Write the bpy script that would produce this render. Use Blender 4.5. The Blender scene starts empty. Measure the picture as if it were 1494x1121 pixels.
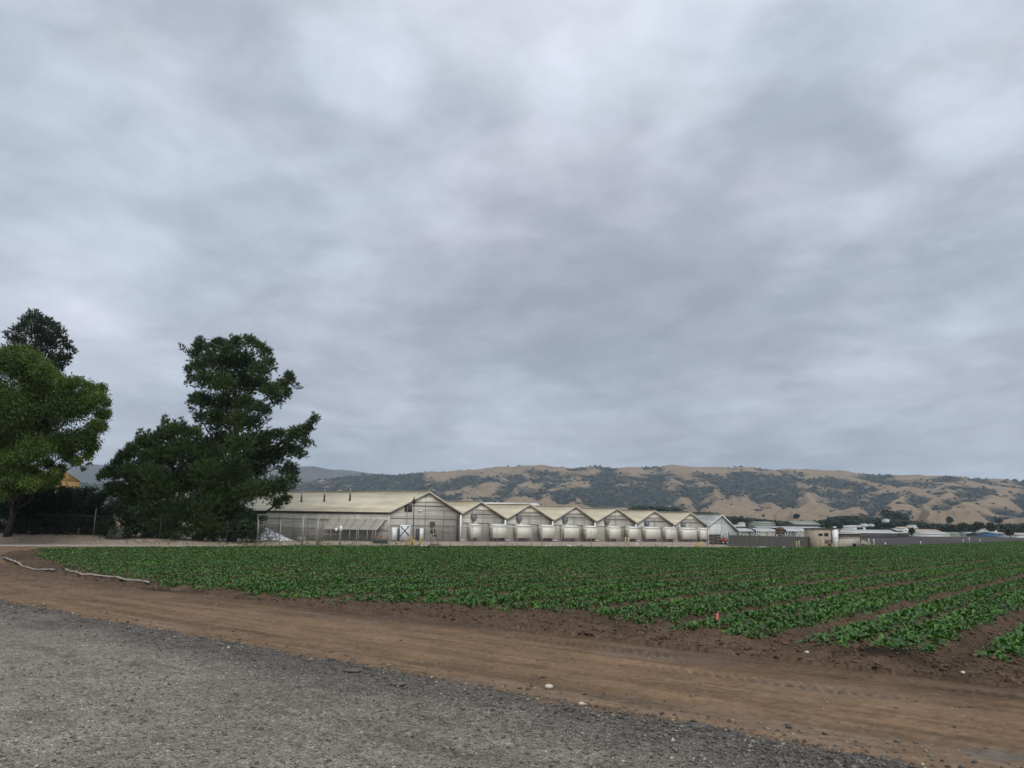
import bpy, math, random
import numpy as np
random.seed(7)
rng = np.random.default_rng(11)
SC = bpy.context.scene
COL = SC.collection
rad = math.radians

# ------------------------------------------------------------------ camera model (metres; camera stands 1.7 m above the lot)
PF, PCX, PCY, EYE, ROLL = 1115.0, 747.0, 560.5, 1.7, rad(0.54)
PITCH = math.atan((778 - PCY) * math.cos(ROLL) / PF)
_F = np.array([0, math.cos(PITCH), math.sin(PITCH)])
_R0 = np.array([1.0, 0, 0]); _U0 = np.array([0, -math.sin(PITCH), math.cos(PITCH)])
_R = math.cos(ROLL) * _R0 + math.sin(ROLL) * _U0
_U = -math.sin(ROLL) * _R0 + math.cos(ROLL) * _U0

def ray(px, py): return (px - PCX) / PF * _R + (PCY - py) / PF * _U + _F
def P(px, py, Y):
    d = ray(px, py); return np.array([0, 0, EYE]) + d * (Y / d[1])
def horizon(px): return PCY + PF * (_F[2] + (np.asarray(px) - PCX) / PF * _R[2]) / _U[2]
def project(p):
    q = np.asarray(p, float) - np.array([0, 0, EYE])
    d = q @ _F
    return PCX + PF * (q @ _R) / d, PCY - PF * (q @ _U) / d

_d = ray(1690, float(horizon(1690)))
AZ = math.atan2(_d[0], _d[1]); SA, CA = math.sin(AZ), math.cos(AZ)   # the crop rows run along AZ
def to_uv(x, y): return x * CA - y * SA, x * SA + y * CA
def to_xy(u, v): return v * SA + u * CA, v * CA - u * SA

# ------------------------------------------------------------------ noise
def _hash(ix, iy, seed):
    h = (ix.astype(np.int64) * 374761393 + iy.astype(np.int64) * 668265263 + seed * 1442695041) & 0xFFFFFFFF
    h = ((h ^ (h >> 13)) * 1274126177) & 0xFFFFFFFF
    h = ((h ^ (h >> 16)) * 2246822519) & 0xFFFFFFFF
    return ((h ^ (h >> 15)) & 0xFFFFFF) / float(0xFFFFFF)
def vnoise(x, y, seed=0):
    x = np.asarray(x, float); y = np.asarray(y, float)
    xi = np.floor(x); yi = np.floor(y); fx = x - xi; fy = y - yi
    fx = fx * fx * fx * (fx * (fx * 6 - 15) + 10); fy = fy * fy * fy * (fy * (fy * 6 - 15) + 10)
    a = _hash(xi, yi, seed); b = _hash(xi + 1, yi, seed); c = _hash(xi, yi + 1, seed); d = _hash(xi + 1, yi + 1, seed)
    return (a * (1 - fx) + b * fx) * (1 - fy) + (c * (1 - fx) + d * fx) * fy
def fbm(x, y, octv=4, seed=0, gain=0.5):
    s = 0; a = 1; t = 0
    for k in range(octv):
        s = s + a * vnoise(np.asarray(x) * 2 ** k + 17.3 * k, np.asarray(y) * 2 ** k - 9.1 * k, seed + k); t += a; a *= gain
    return s / t
def sstep(a, b, x):
    t = np.clip((np.asarray(x, float) - a) / (b - a), 0, 1); return t * t * (3 - 2 * t)

# ------------------------------------------------------------------ materials
MATS = {}
def lin(r, g, b):
    f = lambda c: ((c / 255 + .055) / 1.055) ** 2.4 if c > 10 else c / 255 / 12.92
    return (f(r), f(g), f(b), 1)
def base_mat(name):
    m = bpy.data.materials.new(name); m.use_nodes = True
    nt = m.node_tree; bs = nt.nodes['Principled BSDF']; MATS[name] = m
    return m, nt, bs
class NT:
    def __init__(s, nt): s.nt = nt
    def n(s, t, **k):
        o = s.nt.nodes.new(t)
        for a, v in k.items():
            if a.startswith('i_'):
                key = a[2:]; key = int(key) if key.isdigit() else key.replace('_', ' ')
                o.inputs[key].default_value = v
            else: setattr(o, a, v)
        return o
    def l(s, a, b): s.nt.links.new(a, b)
    def coord(s, scale=(1, 1, 1), rot=(0, 0, 0)):
        c = s.n('ShaderNodeTexCoord'); m = s.n('ShaderNodeMapping'); m.inputs['Scale'].default_value = scale; m.inputs['Rotation'].default_value = rot
        s.l(c.outputs['Object'], m.inputs['Vector']); return m.outputs[0]
    def noise(s, scale, detail=4, rough=.55, vec=None, dist=0):
        o = s.n('ShaderNodeTexNoise'); o.inputs['Scale'].default_value = scale; o.inputs['Detail'].default_value = detail
        o.inputs['Roughness'].default_value = rough; o.inputs['Distortion'].default_value = dist
        s.l(vec if vec is not None else s.coord(), o.inputs['Vector']); return o.outputs['Fac']
    def ramp(s, fac, stops):
        o = s.n('ShaderNodeValToRGB'); e = o.color_ramp.elements
        while len(e) < len(stops): e.new(.5)
        for q, (p, c) in zip(e, stops): q.position = p; q.color = c if len(c) == 4 else (*c, 1)
        s.l(fac, o.inputs[0]); return o.outputs[0]
    def mix(s, fac, a, b, mode='MIX'):
        o = s.n('ShaderNodeMix', data_type='RGBA', blend_type=mode)
        for v, k in ((fac, 0), (a, 6), (b, 7)):
            if hasattr(v, 'links') or hasattr(v, 'is_linked'): s.l(v, o.inputs[k])
            else: o.inputs[k].default_value = v
        return o.outputs[2]
    def math(s, op, a, b=None, clamp=False):
        o = s.n('ShaderNodeMath', operation=op, use_clamp=clamp)
        for k, v in enumerate((a, b)):
            if v is None: continue
            if hasattr(v, 'is_linked'): s.l(v, o.inputs[k])
            else: o.inputs[k].default_value = v
        return o.outputs[0]
    def bump(s, h, strength, dist):
        o = s.n('ShaderNodeBump'); o.inputs['Strength'].default_value = strength; o.inputs['Distance'].default_value = dist
        s.l(h, o.inputs['Height']); return o.outputs[0]
    def attr(s, name):
        o = s.n('ShaderNodeAttribute', attribute_name=name); return o

def pmat(name, c1, c2=None, scale=3.0, rough=.7, bump=0.0, metal=0.0, spec=.3, detail=5, stretch=(1, 1, 1)):
    """two-tone weathered surface"""
    m, nt, bs = base_mat(name); k = NT(nt)
    c2 = c2 or tuple(x * .72 for x in c1[:3]) + (1,)
    n = k.noise(scale, detail, .6, k.coord(stretch))
    k.l(k.ramp(n, [(.3, c2), (.68, c1)]), bs.inputs['Base Color'])
    bs.inputs['Roughness'].default_value = rough; bs.inputs['Metallic'].default_value = metal; bs.inputs['Specular IOR Level'].default_value = spec
    if bump: k.l(k.bump(n, bump, .02), bs.inputs['Normal'])
    return m
def ribbed(name, c1, c2, dirt, freq, axis, rough=.45, scale=.6, bump=.3):
    """corrugated sheet: ribs across `axis`, dirt streaks"""
    m, nt, bs = base_mat(name); k = NT(nt)
    w = k.n('ShaderNodeTexWave', wave_type='BANDS', bands_direction='X'); w.inputs['Scale'].default_value = freq; w.inputs['Distortion'].default_value = .15
    co = k.n('ShaderNodeTexCoord'); dp = k.n('ShaderNodeVectorMath', operation='DOT_PRODUCT'); dp.inputs[1].default_value = axis
    k.l(co.outputs['Object'], dp.inputs[0]); cb = k.n('ShaderNodeCombineXYZ'); k.l(dp.outputs['Value'], cb.inputs[0]); k.l(cb.outputs[0], w.inputs['Vector'])
    n = k.noise(scale, 6, .65, k.coord((1, 1, .35)))
    n2 = k.noise(scale * 6, 5, .7, k.coord((1, 1, .5)))
    sheet = k.n('ShaderNodeTexWhiteNoise', noise_dimensions='1D')
    fl = k.math('FLOOR', k.math('MULTIPLY', dp.outputs['Value'], .85)); k.l(fl, sheet.inputs['W'])
    c = k.mix(sheet.outputs['Value'], c1, c2)
    c = k.mix(k.ramp(n, [(.42, (0, 0, 0)), (.72, (.8, .8, .8))]), c, dirt)
    c = k.mix(k.math('MULTIPLY', n2, .25), c, dirt)
    hb = k.noise(1.0, 4, .6, k.coord((.12, .12, 2.6)))
    c = k.mix(k.ramp(hb, [(.46, (0, 0, 0)), (.62, (.6, .6, .6))]), c, tuple(q * .7 for q in dirt[:3]) + (1,))
    k.l(c, bs.inputs['Base Color']); bs.inputs['Roughness'].default_value = rough; bs.inputs['Specular IOR Level'].default_value = .35
    k.l(k.bump(w.outputs['Fac'], bump, .02), bs.inputs['Normal'])
    return m
def leafmat(name, dark, light, rough=.5, spec=.4, transl=.25):
    m, nt, bs = base_mat(name); k = NT(nt)
    a = k.attr('tone'); c = k.ramp(a.outputs['Fac'], [(0, dark), (1, light)])
    k.l(c, bs.inputs['Base Color']); bs.inputs['Roughness'].default_value = rough; bs.inputs['Specular IOR Level'].default_value = spec
    if transl:
        t = k.n('ShaderNodeBsdfTranslucent'); k.l(c, t.inputs['Color']); mx = k.n('ShaderNodeMixShader'); mx.inputs[0].default_value = transl
        k.l(bs.outputs[0], mx.inputs[1]); k.l(t.outputs[0], mx.inputs[2]); k.l(mx.outputs[0], nt.nodes['Material Output'].inputs['Surface'])
    return m

# ------------------------------------------------------------------ objects
def tag(o, label=None, cat=None, group=None, kind=None):
    if label: o['label'] = label
    if cat: o['category'] = cat
    if group: o['group'] = group
    if kind: o['kind'] = kind
    return o
def thing(name, label, cat, loc, group=None):
    o = bpy.data.objects.new(name, None); COL.objects.link(o); o.location = [float(q) for q in loc]; o.empty_display_size = .3
    return tag(o, label, cat, group)
def np_mesh(name, V, faces, mat=None, parent=None, smooth=False, tone=None, origin=None):
    """faces: list of int arrays (M,k)"""
    V = np.asarray(V, np.float64)
    if parent is not None:
        origin = np.zeros(3); q = parent
        while q is not None: origin = origin + np.array(q.location); q = q.parent
    if origin is not None: V = V - np.asarray(origin)
    me = bpy.data.meshes.new(name)
    faces = [np.asarray(f, np.int32) for f in faces if len(f)]
    nl = sum(f.size for f in faces); npoly = sum(len(f) for f in faces)
    me.vertices.add(len(V)); me.vertices.foreach_set('co', V.astype(np.float32).ravel())
    me.loops.add(nl); me.loops.foreach_set('vertex_index', np.concatenate([f.ravel() for f in faces]))
    me.polygons.add(npoly)
    tot = np.concatenate([np.full(len(f), f.shape[1], np.int32) for f in faces])
    me.polygons.foreach_set('loop_start', np.concatenate([[0], np.cumsum(tot)[:-1]]).astype(np.int32))
    if smooth: me.polygons.foreach_set('use_smooth', np.ones(npoly, bool))
    if tone is not None:
        tone = np.asarray(tone, np.float32)
        if tone.ndim == 1:
            a = me.attributes.new('tone', 'FLOAT', 'POINT'); a.data.foreach_set('value', tone)
        else:
            a = me.attributes.new('tone', 'FLOAT_COLOR', 'POINT'); a.data.foreach_set('color', np.c_[tone, np.ones(len(tone))].astype(np.float32).ravel())
    me.update(calc_edges=True)
    if mat is not None: me.materials.append(mat if not isinstance(mat, str) else MATS[mat])
    o = bpy.data.objects.new(name, me); COL.objects.link(o)
    if parent is not None: o.parent = parent
    elif origin is not None: o.location = [float(q) for q in origin]
    return o

def unit(v):
    v = np.asarray(v, float); return v / (np.linalg.norm(v) + 1e-12)
class MB:
    def __init__(s): s.v = []; s.f = []
    def add(s, vs, fs):
        b = len(s.v); s.v += [np.asarray(q, float) for q in vs]; s.f += [tuple(b + i for i in f) for f in fs]; return s
    def pbox(s, o, a, b, c):
        o, a, b, c = [np.asarray(q, float) for q in (o, a, b, c)]
        vs = [o, o + a, o + a + b, o + b, o + c, o + a + c, o + a + b + c, o + b + c]
        if np.dot(np.cross(a, b), c) < 0: fs = [(0, 1, 2, 3), (7, 6, 5, 4), (0, 4, 5, 1), (1, 5, 6, 2), (2, 6, 7, 3), (3, 7, 4, 0)]
        else: fs = [(3, 2, 1, 0), (4, 5, 6, 7), (1, 5, 4, 0), (2, 6, 5, 1), (3, 7, 6, 2), (0, 4, 7, 3)]
        return s.add(vs, fs)
    def beam(s, p, q, w, h=None, up=(0, 0, 1)):
        p, q = np.asarray(p, float), np.asarray(q, float); h = h or w; d = unit(q - p)
        up = np.asarray(up, float)
        if abs(np.dot(d, up)) > .95: up = np.array([1.0, 0, 0])
        a = unit(np.cross(d, up)); b = unit(np.cross(a, d))
        return s.pbox(p - a * w / 2 - b * h / 2, q - p, a * w, b * h)
    def prism(s, poly, ext):
        n = len(poly); ext = np.asarray(ext, float)
        vs = [np.asarray(p, float) for p in poly] + [np.asarray(p, float) + ext for p in poly]
        return s.add(vs, [tuple(range(n))[::-1], tuple(range(n, 2 * n))] + [(i, (i + 1) % n, n + (i + 1) % n, n + i) for i in range(n)])
    def tube(s, pts, r, n=8):
        pts = [np.asarray(p, float) for p in pts]; rr = r if isinstance(r, (list, tuple)) else [r] * len(pts)
        b = len(s.v); prev = None
        for i, p in enumerate(pts):
            d = unit(pts[min(i + 1, len(pts) - 1)] - pts[max(i - 1, 0)])
            if prev is None: prev = unit(np.cross(d, (0.3, 0.2, 1) if abs(d[2]) < .9 else (1, 0, 0)))
            a = unit(prev - d * np.dot(prev, d)); c = np.cross(d, a); prev = a
            for k in range(n):
                t = 2 * math.pi * k / n; s.v.append(p + rr[i] * (math.cos(t) * a + math.sin(t) * c))
        for i in range(len(pts) - 1):
            for k in range(n): s.f.append((b + i * n + k, b + i * n + (k + 1) % n, b + (i + 1) * n + (k + 1) % n, b + (i + 1) * n + k))
        s.f.append(tuple(b + k for k in range(n))[::-1]); s.f.append(tuple(b + (len(pts) - 1) * n + k for k in range(n)))
        return s
    def lathe(s, base, prof, n=16, axis=(0, 0, 1)):
        ax = unit(axis); return s.tube([np.asarray(base) + ax * z for r, z in prof], [max(r, 1e-3) for r, z in prof], n)
    def build(s, name, mat, parent=None, origin=None, smooth=False, label=None):
        V = np.array(s.v); by = {}
        for f in s.f: by.setdefault(len(f), []).append(f)
        o = np_mesh(name, V, list(by.values()), mat, parent, smooth, origin=origin)
        if label: o['label'] = label
        return o
def part_copy(root, loc, label=None, group=None):
    """a copy of a thing with copies of its parts and sub-parts"""
    r = root.copy(); COL.objects.link(r); r.location = [float(q) for q in loc]
    if label: r['label'] = label
    if group: r['group'] = group
    for ch in list(root.children):
        c = ch.copy(); COL.objects.link(c); c.parent = r
        for g in list(ch.children):
            d = g.copy(); COL.objects.link(d); d.parent = c
    return r
Zup = np.array([0, 0, 1.0])
# ------------------------------------------------------------------ terrain
FIELD_NEAR_U = [-66, -55, -45, -33, -27, -23.5, -19, -15, -12.6, -10.4, -9, -7.1, -5, -3.8, -2.8, -2.0, -1.4, 0, 8]
FIELD_NEAR_V = [23.5, 19.0, 16.0, 13.3, 12.2, 11.8, 11.7, 11.9, 12.8, 13.3, 13.4, 12.6, 12.2, 12.6, 12.6, 12.8, 11.9, 12.1, 12.2]
FAR_EDGE = [(-37, 58.8), (-39, 66), (-34, 75), (-29, 81), (-22, 88), (-12, 93), (4.5, 99), (28, 104), (50, 118), (62, 137), (190, 291), (235, 345)]
FIELD_POLY = FAR_EDGE + [to_xy(8, 330), to_xy(8, 10.8), to_xy(-2, 10.9), to_xy(-12, 11.1), to_xy(-23.5, 11.2), to_xy(-29, 11.6), to_xy(-45, 14.2), to_xy(-55, 17.0), to_xy(-62, 19.6)]
PLOUGH_POLY = [(64.5, 138), (70, 150), (118, 260), (178, 420), (330, 430), (520, 440), (520, 330), (400, 300), (237, 345), (192, 292)]
def inside(poly, x, y):
    x = np.asarray(x, float); y = np.asarray(y, float); r = np.zeros(x.shape, bool); n = len(poly)
    for i in range(n):
        x1, y1 = poly[i]; x2, y2 = poly[(i + 1) % n]
        if y1 == y2: continue
        c = ((y1 > y) != (y2 > y)) & (x < (x2 - x1) * (y - y1) / (y2 - y1) + x1); r ^= c
    return r
PATH_X = [-140, -75, -52, -36, -26, -12, 4, 30, 52]; PATH_Y = [66, 77, 80.5, 84, 88.3, 94.2, 100.3, 105.6, 120]
PATH_W = [7, 6.5, 5.4, 2.6, 1.2, .9, .9, .9, .9]
def path_t(x, y):
    """signed distance (m) beyond the far edge of the pale path"""
    return y - np.interp(x, PATH_X, PATH_Y) - np.interp(x, PATH_X, PATH_W)
def base_z(x, y):
    x = np.asarray(x, float); y = np.asarray(y, float)
    t = path_t(x, y)
    berm = np.interp(x, [-120, -62, -50, -40, -34, -29, -24], [1.3, 1.15, .98, .5, .2, .1, 0]) * sstep(0, 7, t)
    yard = .48 * sstep(2.5, 9, t) * sstep(-38, -22, x) * (1 - sstep(150, 240, y)) * (1 - sstep(45, 75, x))
    far = 2.6 * sstep(160, 560, y) + .006 * np.clip(y - 560, 0, 900)
    return berm * (1 - sstep(140, 300, y)) + yard + far
U_GAPS = [(-2.42, .32), (-4.74, .30), (-7.05, .31), (-9.5, .34)] + [(-9.5 - 2.06 * k, .36 + .08 * ((k * 7) % 3 == 0)) for k in range(1, 33)] + [(-.45, .3), (1.6, .3), (3.7, .3), (5.8, .3)]
U_THIN = [(-3.66, .17), (-5.85, .15), (-8.2, .16)] + [(-10.5 - 2.06 * k, .15) for k in range(0, 32)] + [(-1.5, .2), (.6, .2), (2.7, .2)]
def furrow(u):
    g = np.zeros_like(u)
    for c, w in U_GAPS: g = np.maximum(g, np.exp(-((u - c) / (w * 1.0)) ** 2))
    for c, w in U_THIN: g = np.maximum(g, .45 * np.exp(-((u - c) / w) ** 2))
    return g
def zones(x, y):
    """0 yard ground, 1 gravel lot, 2 dirt road, 3 field soil, 4 pale path, 5 ploughed field"""
    u, v = to_uv(x, y)
    w1 = (fbm(x * 1.1, y * 1.1, 4, 3) - .5) * .55 + (fbm(x * 9, y * 9, 2, 5) - .5) * .22
    w2 = (fbm(x * .9, y * .9, 4, 13) - .5) * .7 + (fbm(x * 7, y * 7, 2, 15) - .5) * .3
    z = np.zeros(np.shape(x), int)
    xs = x + (fbm(x * .35, y * .35, 3, 31) - .5) * 1.6; ys = y + (fbm(x * .35, y * .35, 3, 32) - .5) * 1.6
    road = (v + w1 > 6.68) & (path_t(xs, ys) < 0) & (y < 115)
    z[road & ((u < -50) | (v < 16))] = 2
    pt = (path_t(xs, ys) < 0) & (path_t(xs, ys) > -2 * np.interp(x, PATH_X, PATH_W)) & (y < 112)
    z[pt] = 4
    fx, fy = to_xy(u, v + w2 * np.clip((14 - v) * 2, .2, 1))
    z[inside(FIELD_POLY, np.where(y < 30, fx, x), np.where(y < 30, fy, y))] = 3
    z[inside(PLOUGH_POLY, x, y)] = 5
    z[(v + w1 <= 6.68)] = 1
    return z
def ground_z(x, y, detail=True):
    x = np.asarray(x, float); y = np.asarray(y, float)
    u, v = to_uv(x, y); z = base_z(x, y); r = np.hypot(x, y)
    infield = inside(FIELD_POLY, x, y)
    soilk = sstep(10.2, 12.2, v) * infield
    fk = soilk * (1 - .6 * sstep(60, 200, r))
    z = z + fk * (.13 * (1 - furrow(u)) - .02)
    if detail:
        nr = 1 - sstep(35, 70, r)
        z = z + nr * soilk * ((fbm(x * 6, y * 6, 3, 41) - .5) * .09 + np.abs(fbm(x * 15, y * 15, 2, 43) - .5) * .05)
        rd = nr * sstep(6.4, 7.0, v) * (1 - sstep(10.6, 11.6, v + (fbm(x, y, 2, 4) - .5)))
        z = z + rd * ((fbm(u * .22, v * 3.2, 4, 51) - .5) * .05 + (fbm(x * 9, y * 9, 3, 53) - .5) * .018 + sum(.018 * np.sin(u * 42 + np.abs(v - vt) * 30) * np.exp(-((v - vt - .12 * np.sin(u * .21 + ph)) / .13) ** 2) * sstep(.35, .6, vnoise(u * .3 + ph, 0 * u, 57)) for vt, ph in ((7.7, 0), (8.5, 1), (9.25, 2.2), (10.2, 3.1))) - .018 * sum(np.exp(-((v - vt - .12 * np.sin(u * .21 + ph)) / .17) ** 2) for vt, ph in ((7.7, 0), (8.5, 1), (9.25, 2.2), (10.2, 3.1))))
        # loose lip where the lot ends and where the track meets the soil
        z = z + nr * .022 * np.exp(-((v - 10.95 - (fbm(u * .6, v * .6, 3, 61) - .5) * 1.0) / .28) ** 2) * infield
        gv = nr * (1 - sstep(6.5, 6.9, v))
        cell = fbm(x * 22, y * 22, 3, 71)
        z = z + gv * ((cell - .5) * .022 + (fbm(x * 2.2, y * 2.2, 3, 73) - .5) * .03 + .035 * sstep(6.9, 6.2, v) * 0 + .03)
    return z

def grid_terrain():
    a1 = np.arange(-37.5, 37.51, .072); a2 = np.concatenate([np.arange(38, 60, .4), np.arange(60, 180, 3.0)])
    az = np.radians(np.concatenate([-a2[::-1], a1, a2, [180.0]]))
    r = list(np.arange(.5, 4.4, .35)); q = 4.5
    while q < 7200:
        r.append(q)
        if q < 130: q += min(max(q * q / (2500 if q < 24 else 1500), .016), 1.0)
        elif q < 620: q *= 1.014
        else: q *= 1.05
    r = np.array(r); A, Rr = np.meshgrid(az, r); X = Rr * np.sin(A); Y = Rr * np.cos(A)
    xf, yf = X.ravel(), Y.ravel(); zf = ground_z(xf, yf)
    V = np.c_[xf, yf, zf]; na, nr = len(az), len(r)
    i = np.arange(nr - 1)[:, None] * na + np.arange(na - 1)[None, :]
    Q = np.stack([i, i + 1, i + na + 1, i + na], -1).reshape(-1, 4)[:, ::-1]
    c = V[Q].mean(1); zo = zones(c[:, 0], c[:, 1])
    return V, Q, zo

def ground_tone(x, y, zone):
    """albedo of the bare ground (its own soil, stains, wheel tracks), linear rgb"""
    u, v = to_uv(x, y)
    n1 = fbm(x * .45, y * .45, 4, 81); n2 = fbm(x * 3, y * 3, 4, 83); n3 = fbm(x * 18, y * 18, 2, 85)
    if zone == 1:
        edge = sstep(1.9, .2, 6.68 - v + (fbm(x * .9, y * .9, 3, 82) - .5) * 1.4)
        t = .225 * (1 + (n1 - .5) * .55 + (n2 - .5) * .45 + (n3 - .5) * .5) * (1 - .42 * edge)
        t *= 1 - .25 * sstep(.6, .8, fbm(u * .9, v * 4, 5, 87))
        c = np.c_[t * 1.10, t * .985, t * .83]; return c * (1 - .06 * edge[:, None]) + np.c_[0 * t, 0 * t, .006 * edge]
    if zone == 2:
        st = fbm(u * .16, v * 3.4, 5, 91); s2 = fbm(u * .5, v * 9, 4, 93)
        b = .112 * (1 + (st - .5) * .62 + (s2 - .5) * .7 + (n2 - .5) * .45 + (n3 - .5) * .4)
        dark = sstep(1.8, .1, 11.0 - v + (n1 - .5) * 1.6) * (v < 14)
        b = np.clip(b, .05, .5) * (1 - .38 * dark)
        pale = sstep(.55, .75, fbm(u * .35, v * 1.4, 4, 97))[:, None]
        wet = (np.exp(-((u + 22.5) / 2.2) ** 2 - ((v - 11.05) / .30) ** 2) * sstep(.3, .6, fbm(u * 1.5, v * 5, 3, 99)))[:, None]
        c = np.c_[b * 1.28, b * .83, b * .50] * (1 - pale * .55) + np.c_[b * 1.4, b * 1.03, b * .74] * pale * .55
        gp = (np.exp(-((u + .9) / .75) ** 2 - ((v - 7.5) / .28) ** 2) * .8 * sstep(.35, .6, n2))[:, None]
        c = c * (1 - gp) + gp * np.c_[b * .78, b * .8, b * .78]
        return c * (1 - .75 * wet)
    if zone == 3:
        b = .057 * (1 + (n1 - .5) * .5 + (n2 - .5) * .7 + (n3 - .5) * .7)
        dry = sstep(13.5, 11.0, v)
        b = b * (1 + .12 * dry)
        ash = (np.exp(-((u + 3.15) / .55) ** 2 - ((v - 12.05) / .38) ** 2))[:, None]
        c = np.c_[b * 1.3, b * .86, b * .54]
        return c * (1 - .78 * np.clip(ash * 1.3, 0, 1))
    if zone == 4:
        b = .33 * (1 + (n1 - .5) * .3 + (n2 - .5) * .25); return np.c_[b, b * .9, b * .76]
    if zone == 5:
        st = fbm(u * .05, v * .02, 3, 111); b = .055 * (1 + (n1 - .5) * .3 + (st - .5) * .5); return np.c_[b * 1.08, b * .95, b * .9]
    b = .25 * (1 + (n1 - .5) * .4 + (n2 - .5) * .4); c = np.c_[b * 1.06, b * .86, b * .68]
    g = (sstep(.42, .62, fbm(x * .18, y * .18, 3, 121)) * sstep(120, 150, y))[:, None]
    far = sstep(200, 420, y)[:, None]
    c = c * (1 - far) + far * np.c_[b * .9, b * .85, b * .5]
    gr = np.c_[b * .42, b * .5, b * .2]; return c * (1 - g * .8) + gr * g * .8

def ground_mat(name, scale, amp, rough, bump, bdist, flecks=None):
    m, nt, bs = base_mat(name); k = NT(nt); a = k.attr('tone'); v = k.coord()
    n = k.noise(scale, 6, .7, v); n2 = k.noise(scale * 4.7, 3, .7, v)
    c = k.mix(1.0, a.outputs['Color'], k.ramp(n, [(.25, (1 - amp,) * 3), (.75, (1 + amp,) * 3)]), 'MULTIPLY')
    c = k.mix(1.0, c, k.ramp(n2, [(.25, (1 - amp,) * 3), (.75, (1 + amp,) * 3)]), 'MULTIPLY')
    h = n
    if flecks:
        vo = k.n('ShaderNodeTexVoronoi', feature='F1'); vo.inputs['Scale'].default_value = flecks; k.l(v, vo.inputs['Vector'])
        sp = k.n('ShaderNodeSeparateColor'); k.l(vo.outputs['Color'], sp.inputs[0])
        c = k.mix(1.0, c, k.ramp(sp.outputs[0], [(0, (.35,) * 3), (.22, (.8,) * 3), (.9, (1.12,) * 3), (.99, (1.5,) * 3), (1, (2.2,) * 3)]), 'MULTIPLY')
        h = k.math('ADD', k.math('MULTIPLY', n, .5), k.math('SUBTRACT', 1.0, k.math('MULTIPLY', vo.outputs['Distance'], flecks * .04)))
    k.l(c, bs.inputs['Base Color']); bs.inputs['Roughness'].default_value = rough; bs.inputs['Specular IOR Level'].default_value = .12
    k.l(k.bump(h, bump, bdist), bs.inputs['Normal'])
    return m
ground_mat('gravel', 16, .3, .95, .8, .02, flecks=52)
ground_mat('dirt', 9, .22, .95, .7, .02)
ground_mat('soil', 11, .35, .95, 1.0, .04)
ground_mat('pale_dirt', 3, .15, .95, .3, .02)
ground_mat('far_soil', .8, .2, .95, .3, .05)
ground_mat('yard_dirt', 2.5, .25, .95, .5, .03)

def build_ground():
    V, Q, zo = grid_terrain()
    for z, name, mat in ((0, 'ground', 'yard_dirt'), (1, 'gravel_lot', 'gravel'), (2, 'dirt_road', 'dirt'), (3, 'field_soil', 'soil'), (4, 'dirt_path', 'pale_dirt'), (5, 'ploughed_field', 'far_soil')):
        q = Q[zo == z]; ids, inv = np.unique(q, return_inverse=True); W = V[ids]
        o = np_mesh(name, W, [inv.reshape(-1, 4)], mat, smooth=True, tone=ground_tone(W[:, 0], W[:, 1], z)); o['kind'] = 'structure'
build_ground()

# ------------------------------------------------------------------ loose stones and clods
def lumps(pts, size, flat, seed, tone):
    """irregular little stones: jittered octahedra, subdivided corners"""
    g = np.random.default_rng(seed); n = len(pts)
    T = np.array([(1, 0, 0), (-1, 0, 0), (0, 1, 0), (0, -1, 0), (0, 0, 1), (0, 0, -1)], float)
    Fc = np.array([(0, 2, 4), (2, 1, 4), (1, 3, 4), (3, 0, 4), (2, 0, 5), (1, 2, 5), (3, 1, 5), (0, 3, 5)])
    W = T[None] * g.uniform(.6, 1.2, (n, 6, 1)) + g.normal(0, .22, (n, 6, 3))
    W[:, :, 2] *= flat
    a = g.uniform(0, 6.28, n); c, s = np.cos(a)[:, None], np.sin(a)[:, None]
    X = W[:, :, 0] * c - W[:, :, 1] * s; Yy = W[:, :, 0] * s + W[:, :, 1] * c
    W = np.stack([X, Yy, W[:, :, 2]], -1) * np.asarray(size)[:, None, None] + pts[:, None, :]
    Fs = (Fc[None] + 6 * np.arange(n)[:, None, None]).reshape(-1, 3)
    return W.reshape(-1, 3), Fs, np.repeat(tone, 6, 0)
def scatter_polar(n, r0, r1, half, seed, pw=1.0):
    g = np.random.default_rng(seed); r = r0 * (r1 / r0) ** (g.random(n) ** pw); a = np.radians(g.uniform(-half, half, n)); return r * np.sin(a), r * np.cos(a)
def vcol_mat(name, rough=.9):
    m, nt, bs = base_mat(name); k = NT(nt); a = k.attr('tone'); n = k.noise(40, 3, .6)
    k.l(k.mix(1.0, a.outputs['Color'], k.ramp(n, [(.3, (.75,) * 3), (.7, (1.2,) * 3)]), 'MULTIPLY'), bs.inputs['Base Color'])
    bs.inputs['Roughness'].default_value = rough; bs.inputs['Specular IOR Level'].default_value = .2; return m
vcol_mat('loose_stone')
g = np.random.default_rng(5)
x, y = scatter_polar(64000, 4.2, 28, 40, 21, 1.1); u, v = to_uv(x, y)
k = (v < 6.75 + (g.random(len(x)) ** 5) * .9) & ((v > 5.2) | (g.random(len(x)) < .42)); x, y = x[k], y[k]; v = v[k]
r = np.hypot(x, y); sz = (.005 + .016 * g.random(len(x)) ** 4 + .016 * sstep(5.4, 6.4, v) * g.random(len(x)) ** 3) * (1 + r * .035)
t = .155 * np.exp(g.normal(-.05, .36, len(x))) * (1 - .3 * sstep(5, 6.7, v)); t[g.random(len(x)) < .004] = .42
tone = np.c_[t * 1.09, t, t * .85]
pts = np.c_[x, y, ground_z(x, y) + sz * .2]
W, Fs, T = lumps(pts, sz, .6, 1, tone)
o = np_mesh('gravel_stones', W, [Fs], 'loose_stone', tone=T); tag(o, kind='stuff')
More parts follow.
